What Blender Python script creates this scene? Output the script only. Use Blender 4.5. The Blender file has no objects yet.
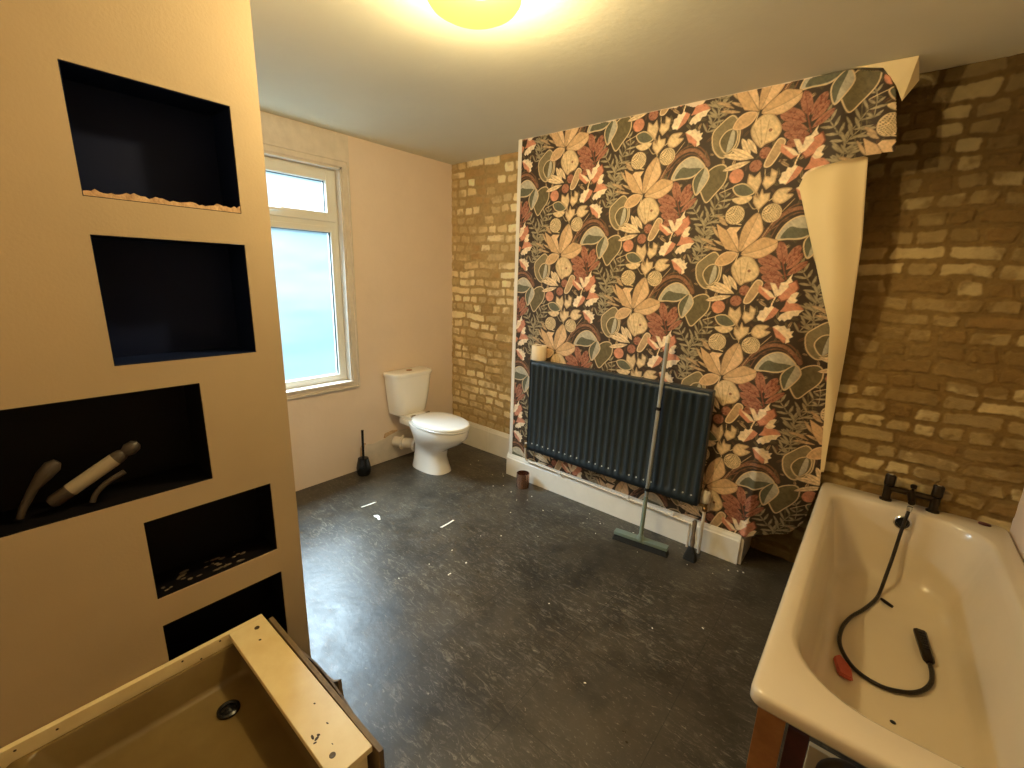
import bpy, bmesh, math, random
import numpy as np
from mathutils import Vector, Matrix
SC = bpy.context.scene
COL = SC.collection
PI = math.pi

# ---------------------------------------------------------------- materials
def lin(c):
    c = c / 255.0
    return c / 12.92 if c <= 0.04045 else ((c + 0.055) / 1.055) ** 2.4
def rgb(r, g, b): return (lin(r), lin(g), lin(b), 1.0)

def mat(name, c, rough=0.6, metal=0.0, var=0.0, vscale=8.0, bump=0.0, bscale=40.0, c2=None, coat=0.0, spec=0.5):
    m = bpy.data.materials.new(name); m.use_nodes = True
    nt = m.node_tree; b = nt.nodes['Principled BSDF']
    b.inputs['Base Color'].default_value = c
    b.inputs['Roughness'].default_value = rough
    b.inputs['Metallic'].default_value = metal
    b.inputs['Coat Weight'].default_value = coat
    b.inputs['Specular IOR Level'].default_value = spec
    tc = nt.nodes.new('ShaderNodeTexCoord')
    if var > 0 or c2:
        n = nt.nodes.new('ShaderNodeTexNoise'); n.inputs['Scale'].default_value = vscale
        n.inputs['Detail'].default_value = 6; n.inputs['Roughness'].default_value = 0.6
        nt.links.new(tc.outputs['Object'], n.inputs['Vector'])
        r = nt.nodes.new('ShaderNodeValToRGB')
        r.color_ramp.elements[0].position = 0.35; r.color_ramp.elements[1].position = 0.7
        d = c2 if c2 else tuple(v * (1 - var) for v in c[:3]) + (1,)
        r.color_ramp.elements[0].color = c; r.color_ramp.elements[1].color = d
        nt.links.new(n.outputs['Fac'], r.inputs['Fac'])
        nt.links.new(r.outputs['Color'], b.inputs['Base Color'])
    if bump > 0:
        n2 = nt.nodes.new('ShaderNodeTexNoise'); n2.inputs['Scale'].default_value = bscale
        n2.inputs['Detail'].default_value = 5
        nt.links.new(tc.outputs['Object'], n2.inputs['Vector'])
        bp = nt.nodes.new('ShaderNodeBump'); bp.inputs['Strength'].default_value = bump
        bp.inputs['Distance'].default_value = 0.01
        nt.links.new(n2.outputs['Fac'], bp.inputs['Height']); nt.links.new(bp.outputs['Normal'], b.inputs['Normal'])
    return m

def attr_mat(name, rough=0.8, bump=0.0, bscale=80, spec=0.3):
    m = mat(name, (1, 1, 1, 1), rough, bump=bump, bscale=bscale, spec=spec)
    nt = m.node_tree
    a = nt.nodes.new('ShaderNodeVertexColor'); a.layer_name = 'print'
    nt.links.new(a.outputs['Color'], nt.nodes['Principled BSDF'].inputs['Base Color'])
    return m

M = {}
M['wall'] = mat('cream wall paint', rgb(228, 211, 193), 0.75, var=0.06, vscale=3, bump=0.12, bscale=25)
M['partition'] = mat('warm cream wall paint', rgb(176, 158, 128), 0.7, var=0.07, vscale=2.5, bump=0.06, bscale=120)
M['ceiling'] = mat('off white ceiling paint', rgb(220, 218, 198), 0.8, var=0.05, vscale=2, bump=0.08, bscale=30)
M['skirt'] = mat('white gloss paint', rgb(240, 236, 224), 0.35, var=0.06, vscale=12, bump=0.05, bscale=30)
M['white_trim'] = mat('white trim paint', rgb(236, 230, 218), 0.4, var=0.04, vscale=10)
M['upvc'] = mat('white plastic window frame', rgb(222, 222, 214), 0.3, var=0.03)
M['old_paint'] = mat('aged white paint', rgb(215, 205, 190), 0.5, var=0.14, vscale=14, bump=0.15, bscale=40)
M['seal'] = mat('black rubber seal', rgb(40, 44, 46), 0.5)
M['ceramic'] = mat('glazed white ceramic', rgb(244, 241, 232), 0.12, coat=0.5, var=0.02)
M['seat'] = mat('white toilet seat plastic', rgb(246, 245, 238), 0.2, coat=0.3)
M['chrome'] = mat('chrome', rgb(200, 200, 200), 0.15, metal=1.0)
M['enamel'] = mat('cream bath enamel', rgb(214, 201, 174), 0.2, coat=0.25, var=0.04, vscale=5)
M['rad'] = mat('dark blue grey radiator paint', rgb(38, 50, 58), 0.42, var=0.2, vscale=10)
M['rad_chip'] = mat('worn radiator paint chip', rgb(165, 172, 170), 0.4)  # pale chips in the paint at the foot of the grooves
M['pipe'] = mat('white painted pipe', rgb(226, 216, 198), 0.4, var=0.12, vscale=30)
M['brass'] = mat('dull brass', rgb(150, 120, 78), 0.35, metal=0.8)
M['bronze'] = mat('dark bronze tap', rgb(62, 52, 40), 0.3, metal=0.85, var=0.3, vscale=30)
M['black_pl'] = mat('black plastic', rgb(22, 24, 27), 0.25)
M['hose'] = mat('dark metal shower hose', rgb(48, 42, 36), 0.3, metal=0.7, bump=0.4, bscale=300)
M['copper'] = mat('copper tumbler', rgb(196, 150, 124), 0.22, metal=0.95)
M['roll'] = mat('cream tissue paper', rgb(240, 222, 190), 0.9, bump=0.2, bscale=60)
M['card'] = mat('brown card tube', rgb(150, 118, 84), 0.9)
M['pole'] = mat('grey broom pole', rgb(168, 172, 168), 0.3, metal=0.5, var=0.1)
M['green_pl'] = mat('grey green plastic', rgb(112, 128, 118), 0.5)
M['bristle'] = mat('dark bristles', rgb(34, 34, 32), 0.9, bump=0.8, bscale=200)
M['wood_dark'] = mat('weathered brown wood', rgb(112, 94, 74), 0.7, c2=rgb(70, 60, 50), vscale=20, bump=0.3, bscale=60)
M['pine'] = mat('orange brown timber', rgb(160, 112, 62), 0.6, c2=rgb(120, 78, 38), vscale=9, bump=0.2, bscale=50)
M['red_wood'] = mat('dark red brown timber', rgb(80, 34, 20), 0.6, c2=rgb(56, 24, 16), vscale=12)
M['brassy'] = mat('tarnished brass button', rgb(150, 110, 66), 0.35, metal=0.6)
M['board'] = mat('hardboard edge', rgb(128, 110, 82), 0.7, c2=rgb(96, 80, 58), vscale=15, bump=0.2)
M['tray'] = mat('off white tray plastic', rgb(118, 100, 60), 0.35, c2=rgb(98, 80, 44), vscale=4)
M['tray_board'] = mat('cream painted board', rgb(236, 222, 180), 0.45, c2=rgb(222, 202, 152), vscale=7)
M['stain'] = mat('dark stain', rgb(58, 44, 28), 0.6)
M['screw'] = mat('rusty screw hole', rgb(92, 78, 56), 0.5, metal=0.4)
M['black'] = mat('matt black', rgb(10, 9, 9), 0.5)
M['navy'] = mat('dark navy panel', rgb(8, 21, 54), 0.6, var=0.3, vscale=3, spec=0.15)
M['near_black'] = mat('near black panel', rgb(9, 7, 10), 0.6, var=0.3, vscale=3, spec=0.15)
M['plaster'] = mat('bare plaster', rgb(206, 176, 140), 0.9, c2=rgb(165, 134, 100), vscale=30, bump=0.6, bscale=60)
M['grey_tube'] = mat('grey sealant tube', rgb(66, 58, 50), 0.5, var=0.3, vscale=20)
M['pale'] = mat('pale label', rgb(150, 140, 120), 0.6)
M['dust'] = mat('pale dust', rgb(84, 74, 62), 0.9, bump=0.4)
M['soap'] = mat('pink soap bar', rgb(190, 96, 78), 0.5, c2=rgb(176, 76, 60), vscale=20)
M['oxblood'] = mat('dark red disc', rgb(74, 20, 16), 0.3)
M['paper_back'] = mat('cream wallpaper backing', rgb(234, 216, 172), 0.85, var=0.04, vscale=4)
M['scrap'] = mat('white scrap', rgb(235, 230, 215), 0.8)

def floor_material():
    m = mat('black slate vinyl floor', rgb(50, 50, 48), 0.4)
    nt = m.node_tree; N = nt.nodes; L = nt.links; b = N['Principled BSDF']
    tc = N.new('ShaderNodeTexCoord')
    def noise(scale, det=6, rough=0.6, vec=None, dist=0.0):
        n = N.new('ShaderNodeTexNoise'); n.inputs['Scale'].default_value = scale
        n.inputs['Detail'].default_value = det; n.inputs['Roughness'].default_value = rough
        n.inputs['Distortion'].default_value = dist
        L.new(vec if vec else tc.outputs['Object'], n.inputs['Vector']); return n.outputs['Fac']
    def ramp(f, p0, p1, c0=(0, 0, 0, 1), c1=(1, 1, 1, 1)):
        r = N.new('ShaderNodeValToRGB'); r.color_ramp.elements[0].position = p0; r.color_ramp.elements[1].position = p1
        r.color_ramp.elements[0].color = c0; r.color_ramp.elements[1].color = c1
        L.new(f, r.inputs['Fac']); return r.outputs['Color']
    def mix(f, a, c, mode='MIX'):
        x = N.new('ShaderNodeMix'); x.data_type = 'RGBA'; x.blend_type = mode
        if isinstance(f, float): x.inputs[0].default_value = f
        else: L.new(f, x.inputs[0])
        for s, v in ((6, a), (7, c)):
            if isinstance(v, tuple): x.inputs[s].default_value = v
            else: L.new(v, x.inputs[s])
        return x.outputs[2]
    base = ramp(noise(2.2, 8, 0.65), 0.3, 0.72, rgb(44, 40, 33), rgb(76, 69, 57))
    # dusty veins, stretched diagonally
    mp = N.new('ShaderNodeMapping'); mp.inputs['Rotation'].default_value = (0, 0, math.radians(35)); mp.inputs['Scale'].default_value = (1, 3.2, 1)
    L.new(tc.outputs['Object'], mp.inputs['Vector'])
    vein = ramp(noise(11, 10, 0.78, mp.outputs['Vector'], 1.6), 0.52, 0.66)
    patch = ramp(noise(1.6, 3, 0.5), 0.36, 0.6)
    vv = N.new('ShaderNodeMath'); vv.operation = 'MULTIPLY'; L.new(vein, vv.inputs[0]); L.new(patch, vv.inputs[1])
    v2 = N.new('ShaderNodeMath'); v2.operation = 'MULTIPLY'; L.new(vv.outputs[0], v2.inputs[0]); v2.inputs[1].default_value = 0.62
    c = mix(v2.outputs[0], base, rgb(150, 142, 126))
    vein3 = ramp(noise(34, 9, 0.75, mp.outputs['Vector'], 0.8), 0.58, 0.70)
    v3 = N.new('ShaderNodeMath'); v3.operation = 'MULTIPLY'; L.new(vein3, v3.inputs[0]); v3.inputs[1].default_value = 0.6
    c = mix(v3.outputs[0], c, rgb(186, 176, 158))
    dark = ramp(noise(5, 4, 0.6), 0.35, 0.5, (0.55, 0.55, 0.55, 1), (1, 1, 1, 1))
    c = mix(0.8, c, dark, 'MULTIPLY')
    br = N.new('ShaderNodeTexBrick'); br.offset = 0.0; br.inputs['Scale'].default_value = 1.0
    br.inputs['Brick Width'].default_value = 0.457; br.inputs['Row Height'].default_value = 0.457
    br.inputs['Mortar Size'].default_value = 0.0016; br.inputs['Mortar Smooth'].default_value = 0.3
    L.new(tc.outputs['Object'], br.inputs['Vector'])
    s = N.new('ShaderNodeMath'); s.operation = 'MULTIPLY'; L.new(br.outputs['Fac'], s.inputs[0]); s.inputs[1].default_value = 0.55
    c = mix(s.outputs[0], c, rgb(22, 22, 22))
    L.new(c, b.inputs['Base Color'])
    rr = ramp(noise(7, 6, 0.7), 0.3, 0.75, (0.27, 0.27, 0.27, 1), (0.46, 0.46, 0.46, 1))
    L.new(rr, b.inputs['Roughness'])
    bp = N.new('ShaderNodeBump'); bp.inputs['Strength'].default_value = 0.25; bp.inputs['Distance'].default_value = 0.004
    L.new(noise(30, 7, 0.6), bp.inputs['Height']); L.new(bp.outputs['Normal'], b.inputs['Normal'])
    return m
M['floor'] = floor_material()

def frosted():
    m = bpy.data.materials.new('frosted glass'); m.use_nodes = True
    nt = m.node_tree; N = nt.nodes; L = nt.links; N.clear()
    out = N.new('ShaderNodeOutputMaterial')
    tr = N.new('ShaderNodeBsdfTransparent'); tr.inputs['Color'].default_value = (0.93, 0.98, 1, 1)
    tl = N.new('ShaderNodeBsdfTranslucent')
    tc = N.new('ShaderNodeTexCoord'); n = N.new('ShaderNodeTexNoise'); n.inputs['Scale'].default_value = 2.2; n.inputs['Detail'].default_value = 3
    mp = N.new('ShaderNodeMapping'); mp.inputs['Scale'].default_value = (1, 0.6, 2.2)
    L.new(tc.outputs['Object'], mp.inputs['Vector']); L.new(mp.outputs['Vector'], n.inputs['Vector'])
    r = N.new('ShaderNodeValToRGB'); r.color_ramp.elements[0].position = 0.35; r.color_ramp.elements[1].position = 0.7
    r.color_ramp.elements[0].color = (0.50, 0.72, 0.82, 1); r.color_ramp.elements[1].color = (0.86, 0.93, 0.95, 1)
    L.new(n.outputs['Fac'], r.inputs['Fac']); L.new(r.outputs['Color'], tl.inputs['Color'])
    mx = N.new('ShaderNodeMixShader'); mx.inputs[0].default_value = 0.07
    L.new(tr.outputs[0], mx.inputs[1]); L.new(tl.outputs[0], mx.inputs[2])
    gl = N.new('ShaderNodeBsdfGlossy'); gl.inputs['Roughness'].default_value = 0.15
    m2 = N.new('ShaderNodeMixShader'); m2.inputs[0].default_value = 0.04
    L.new(mx.outputs[0], m2.inputs[1]); L.new(gl.outputs[0], m2.inputs[2])
    L.new(m2.outputs[0], out.inputs['Surface'])
    return m
M['glass'] = frosted()

def lamp_glass():
    m = bpy.data.materials.new('lit amber glass'); m.use_nodes = True
    nt = m.node_tree; N = nt.nodes; L = nt.links; N.clear()
    out = N.new('ShaderNodeOutputMaterial')
    em = N.new('ShaderNodeEmission'); em.inputs['Color'].default_value = (1.0, 0.80, 0.17, 1); em.inputs['Strength'].default_value = 2.0
    tr = N.new('ShaderNodeBsdfTransparent'); tr.inputs['Color'].default_value = (1.0, 0.87, 0.42, 1)
    mx = N.new('ShaderNodeMixShader'); mx.inputs[0].default_value = 0.5
    L.new(em.outputs[0], mx.inputs[1]); L.new(tr.outputs[0], mx.inputs[2])
    L.new(mx.outputs[0], out.inputs['Surface'])
    return m
M['lamp_glass'] = lamp_glass()

# ---------------------------------------------------------------- object helpers
def wloc(o):
    v = Vector((0, 0, 0))
    while o is not None:
        v += o.location; o = o.parent
    return v
def link(name, me, m, parent=None):
    o = bpy.data.objects.new(name, me); COL.objects.link(o)
    if m is not None and not me.materials: me.materials.append(m)
    if parent is not None:
        o.parent = parent
    return o
def fin(name, bm, m, parent=None, smooth=False, origin=None, bevel=0.0):
    """turn a bmesh in world coordinates into one mesh object (local to its parent)"""
    if parent is not None: off = wloc(parent)
    elif origin is not None: off = Vector(origin)
    else: off = Vector((0, 0, 0))
    if bevel > 0:
        bmesh.ops.bevel(bm, geom=list(bm.edges), offset=bevel, segments=2, affect='EDGES', profile=0.6, clamp_overlap=True)
    bmesh.ops.recalc_face_normals(bm, faces=bm.faces)
    bmesh.ops.translate(bm, verts=bm.verts, vec=-off)
    me = bpy.data.meshes.new(name); bm.to_mesh(me); bm.free()
    if smooth:
        for p in me.polygons: p.use_smooth = True
        try: me.set_sharp_from_angle(angle=math.radians(smooth if smooth is not True else 40))
        except Exception: pass
    o = link(name, me, m, parent)
    if parent is None and origin is not None: o.location = off
    return o
def thing(name, loc, label, cat, group=None):
    o = bpy.data.objects.new(name, None); COL.objects.link(o); o.location = loc; o.empty_display_size = 0.1
    o['label'] = label; o['category'] = cat
    if group: o['group'] = group
    return o
def tag(o, label, cat, group=None):
    o['label'] = label; o['category'] = cat
    if group: o['group'] = group
    return o
def struct(o): o['kind'] = 'structure'; return o

def box(bm, lo, hi, bev=0.0):
    b2 = bmesh.new(); bmesh.ops.create_cube(b2, size=1)
    for v in b2.verts:
        v.co = Vector([lo[i] + (v.co[i] + 0.5) * (hi[i] - lo[i]) for i in range(3)])
    if bev > 0: bmesh.ops.bevel(b2, geom=list(b2.edges), offset=bev, segments=2, affect='EDGES', profile=0.6, clamp_overlap=True)
    merge(bm, b2)
def merge(bm, b2, mtx=None):
    if mtx is not None: bmesh.ops.transform(b2, matrix=mtx, verts=b2.verts)
    t = bpy.data.meshes.new('t'); b2.to_mesh(t); b2.free(); bm.from_mesh(t); bpy.data.meshes.remove(t)
def new(): return bmesh.new()
def bx(lo, hi, bev=0.0):
    bm = new(); box(bm, lo, hi, bev); return bm
def ringcap(bm, rings, closed=True, cap0=True, cap1=True):
    vs = [[bm.verts.new(p) for p in r] for r in rings]
    n = len(rings[0])
    for a, b in zip(vs[:-1], vs[1:]):
        for i in range(n if closed else n - 1):
            j = (i + 1) % n
            bm.faces.new((a[i], a[j], b[j], b[i]))
    if cap0 and closed: bm.faces.new(list(reversed(vs[0])))
    if cap1 and closed: bm.faces.new(vs[-1])
    return vs
def lathe(bm, prof, c=(0, 0, 0), seg=32, axis=Vector((0, 0, 1)), cap0=True, cap1=True):
    """prof: list of (radius, height) along axis from c"""
    axis = Vector(axis).normalized()
    q = Vector((0, 0, 1)).rotation_difference(axis)
    rings = []
    for r, h in prof:
        rings.append([Vector(c) + q @ Vector((max(r, 1e-5) * math.cos(2 * PI * k / seg), max(r, 1e-5) * math.sin(2 * PI * k / seg), h)) for k in range(seg)])
    ringcap(bm, rings, True, cap0, cap1)
def smooth_path(pts, n=8):
    P = [Vector(p) for p in pts]
    if len(P) < 3: return P
    out = []
    Q = [P[0] * 2 - P[1]] + P + [P[-1] * 2 - P[-2]]
    for i in range(1, len(Q) - 2):
        for k in range(n):
            t = k / n
            a, b, c, d = Q[i - 1], Q[i], Q[i + 1], Q[i + 2]
            out.append(0.5 * ((2 * b) + (c - a) * t + (2 * a - 5 * b + 4 * c - d) * t * t + (-a + 3 * b - 3 * c + d) * t ** 3))
    out.append(P[-1]); return out
def tube(bm, pts, r, seg=12, smooth=0, caps=True):
    P = smooth_path(pts, smooth) if smooth else [Vector(p) for p in pts]
    rs = r if isinstance(r, (list, tuple)) else [r] * len(P)
    up = None; rings = []
    for i, p in enumerate(P):
        t = (P[min(i + 1, len(P) - 1)] - P[max(i - 1, 0)]).normalized()
        if up is None:
            up = t.cross(Vector((0, 0, 1)))
            if up.length < 0.05: up = t.cross(Vector((1, 0, 0)))
        up = (up - t * up.dot(t)).normalized(); w = t.cross(up)
        rings.append([p + rs[i] * (math.cos(2 * PI * k / seg) * up + math.sin(2 * PI * k / seg) * w) for k in range(seg)])
    ringcap(bm, rings, True, caps, caps)
def prism(bm, poly, axis, a, b):
    """poly: 2-D points in the plane perpendicular to axis ('x','y','z'), extruded a..b"""
    def P(u, v, w): return {'x': (w, u, v), 'y': (u, w, v), 'z': (u, v, w)}[axis]
    ringcap(bm, [[P(u, v, a) for u, v in poly], [P(u, v, b) for u, v in poly]])
def superring(cx, cy, rxf, rxb, ry, z, n=40, pw=2.0):
    """egg ring: front radius (+x) rxf, back radius rxb"""
    out = []
    for k in range(n):
        a = 2 * PI * k / n; c, s = math.cos(a), math.sin(a)
        c2 = math.copysign(abs(c) ** (2 / pw), c); s2 = math.copysign(abs(s) ** (2 / pw), s)
        out.append(Vector((cx + (rxf if c > 0 else rxb) * c2, cy + ry * s2, z)))
    return out
def rrect(x0, x1, y0, y1, r, z, n=8, m=0):
    """rounded rectangle ring; r may be 4 radii for corners (x1y1, x0y1, x0y0, x1y0)"""
    R = r if isinstance(r, (list, tuple)) else [r] * 4
    out = []
    for (cx, cy, a0), rr in zip(((x1, y1, 0), (x0, y1, 90), (x0, y0, 180), (x1, y0, 270)), R):
        sx = -1 if cx == x1 else 1; sy = -1 if cy == y1 else 1
        for k in range(n + 1):
            a = math.radians(a0 + 90 * k / n)
            out.append(Vector((cx + sx * rr + rr * math.cos(a), cy + sy * rr + rr * math.sin(a), z)))
    if not m: return out
    # extra points along the straight sides keep long lofts even
    full = []; c = n + 1
    for q in range(4):
        full += out[q * c:(q + 1) * c]
        p, s = out[q * c + c - 1], out[((q + 1) * c) % len(out)]
        full += [p.lerp(s, (i + 1) / (m + 1)) for i in range(m)]
    return full

# ---------------------------------------------------------------- numpy noise
def vnoise(X, Z, scale, seed, octv=3):
    out = np.zeros_like(X); amp = 1.0; tot = 0.0
    for o in range(octv):
        rs = np.random.RandomState(seed + o * 17); g = rs.rand(256, 256)
        x = X * scale; z = Z * scale
        xi = np.floor(x).astype(int); zi = np.floor(z).astype(int)
        fx = x - xi; fz = z - zi; fx = fx * fx * (3 - 2 * fx); fz = fz * fz * (3 - 2 * fz)
        a = g[xi % 256, zi % 256]; b = g[(xi + 1) % 256, zi % 256]
        c = g[xi % 256, (zi + 1) % 256]; d = g[(xi + 1) % 256, (zi + 1) % 256]
        out += amp * ((a * (1 - fx) + b * fx) * (1 - fz) + (c * (1 - fx) + d * fx) * fz)
        tot += amp; amp *= 0.5; scale *= 2.1
    return out / tot
def srgb_arr(c): return np.array([lin(v) for v in c])
def sstep(a, b, x):
    t = np.clip((x - a) / (b - a), 0, 1); return t * t * (3 - 2 * t)

def grid_mesh(name, P, C, keep, m, parent=None, smooth=True):
    """P (nz,nx,3) positions, C (nz,nx,3) linear colours, keep (nz-1,nx-1) mask -> mesh object with colour attribute 'print'"""
    nz, nx = P.shape[:2]
    idx = np.arange(nz * nx).reshape(nz, nx)
    f = np.stack([idx[:-1, :-1], idx[:-1, 1:], idx[1:, 1:], idx[1:, :-1]], -1)[keep]
    used = np.unique(f); remap = -np.ones(nz * nx, int); remap[used] = np.arange(len(used)); f = remap[f]
    V = P.reshape(-1, 3)[used]; CC = C.reshape(-1, 3)[used]
    me = bpy.data.meshes.new(name)
    me.vertices.add(len(V)); me.vertices.foreach_set('co', V.astype(np.float32).ravel())
    me.loops.add(f.size); me.loops.foreach_set('vertex_index', f.astype(np.int32).ravel())
    me.polygons.add(len(f)); me.polygons.foreach_set('loop_start', (np.arange(len(f)) * 4).astype(np.int32))
    me.update(calc_edges=True); me.validate()
    at = me.color_attributes.new('print', 'FLOAT_COLOR', 'POINT')
    at.data.foreach_set('color', np.concatenate([CC, np.ones((len(CC), 1))], 1).astype(np.float32).ravel())
    if smooth: me.polygons.foreach_set('use_smooth', np.ones(len(f), bool))
    return link(name, me, m, parent)

BULB = 115.0; DAY = 1750.0; EXPOSURE = 0.03

# ================================================================ THE ROOM
H = 2.519; XA = 0.944; XB = 2.697; D = 0.236; XR = 3.712; YN = -3.03; XP = 1.5; YP = -2.19

# floor and ceiling
struct(fin('floor', bx((-0.2, YN - 0.1, -0.08), (XR + 0.12, 0.15, 0)), M['floor']))
struct(fin('ceiling', bx((-0.2, YN - 0.1, H), (XR + 0.12, 0.15, H + 0.1)), M['ceiling']))
# wall on the left with the window opening
WY0, WY1, WZ0, WZ1 = -1.98, -1.055, 0.745, 2.30
bm = new()
box(bm, (-0.16, YP - 0.05, 0), (0, WY0, H)); box(bm, (-0.16, WY1, 0), (0, 0.0, H))
box(bm, (-0.16, WY0, 0), (0, WY1, WZ0)); box(bm, (-0.16, WY0, WZ1), (0, WY1, H))
wl = struct(fin('wall_left', bm, M['wall']))
# right wall and wall behind the camera
struct(fin('wall_right', bx((XR, YN, 0), (XR + 0.1, 0.01, H)), M['wall']))
struct(fin('wall_front', bx((XP - 0.12, YN - 0.1, 0), (XR + 0.1, YN, H)), M['wall']))
# closet return behind the partition
struct(fin('wall_return', bx((0.0, YP - 0.05, 0), (XP - 0.02, YP, H)), M['wall']))

# partition with five openings
NZ = [  # y0, y1, z0, z1, material, depth
    (-2.640, -2.275, 1.757, 2.060, 'navy', 0.13), (-2.640, -2.275, 1.316, 1.664, 'navy', 0.13),
    (-3.005, -2.448, 0.912, 1.238, 'near_black', 0.16), (-2.640, -2.275, 0.562, 0.834, 'near_black', 0.13),
    (-2.640, -2.270, 0.170, 0.464, 'near_black', 0.13)]
ys = sorted(set([YN, YP] + [n[0] for n in NZ] + [n[1] for n in NZ])); zs = sorted(set([0, H] + [n[2] for n in NZ] + [n[3] for n in NZ]))
bm = new(); cache = {}
def vv(x, y, z):
    k = (round(x, 4), round(y, 4), round(z, 4))
    if k not in cache: cache[k] = bm.verts.new(k)
    return cache[k]
solid = {}
for i in range(len(ys) - 1):
    for j in range(len(zs) - 1):
        cy, cz = (ys[i] + ys[i + 1]) / 2, (zs[j] + zs[j + 1]) / 2
        solid[i, j] = not any(n[0] < cy < n[1] and n[2] < cz < n[3] for n in NZ)
XB_ = XP - 0.014
for (i, j), s in solid.items():
    if not s: continue
    y0, y1, z0, z1 = ys[i], ys[i + 1], zs[j], zs[j + 1]
    bm.faces.new((vv(XP, y0, z0), vv(XP, y1, z0), vv(XP, y1, z1), vv(XP, y0, z1)))
    bm.faces.new((vv(XB_, y0, z0), vv(XB_, y0, z1), vv(XB_, y1, z1), vv(XB_, y1, z0)))
    for (di, dj, e) in ((-1, 0, ((y0, z0), (y0, z1))), (1, 0, ((y1, z1), (y1, z0))), (0, -1, ((y1, z0), (y0, z0))), (0, 1, ((y0, z1), (y1, z1)))):
        if not solid.get((i + di, j + dj), False):
            (ya, za), (yb, zb) = e
            bm.faces.new((vv(XP, ya, za), vv(XP, yb, zb), vv(XB_, yb, zb), vv(XB_, ya, za)))
wp = struct(fin('wall_partition', bm, M['partition']))
for k, (y0, y1, z0, z1, mm, dp) in enumerate(NZ):
    bm = new(); t = 0.006; X0 = XB_ - dp; X1 = XB_ + 0.0115
    box(bm, (X0 - t, y0 - t, z0 - t), (X0, y1 + t, z1 + t))
    # dark paint runs up to the face of the board, so the lining covers its cut edges
    g = 0.0008
    box(bm, (X0, y0 + g, z0 + g - 0.0), (X1, y0 + g + 0.002, z1 - g)); box(bm, (X0, y1 - g - 0.002, z0 + g), (X1, y1 - g, z1 - g))
    box(bm, (X0, y0 + g, z0 + g), (X1, y1 - g, z0 + g + 0.002)); box(bm, (X0, y0 + g, z1 - g - 0.002), (X1, y1 - g, z1 - g))
    o = fin('niche_lining', bm, M[mm], wp)
# rough plaster lip along the bottom of the topmost opening
rs = random.Random(4)
bm = new(); pts = []
n = 46
top = []
for i in range(n + 1):
    y = -2.638 + i * 0.361 / n
    h = 0.010 + 0.006 * math.sin(i * 0.7) * rs.random() + 0.004 * rs.random()
    if i > n - 7: h += 0.006 * (i - n + 7) / 2 * rs.random()
    if 12 < i < 17: h += 0.006
    top.append((y, 1.759 + h))
poly = top + [(-2.277, 1.759), (-2.638, 1.759)]
prism(bm, poly, 'x', XP - 0.012, XP - 0.001)
fin('plaster_lip', bm, M['plaster'], wp)

# chimney breast
struct(fin('wall_chimney', bx((XA, -D, 0), (XB, 0, H)), M['wall']))
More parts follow.
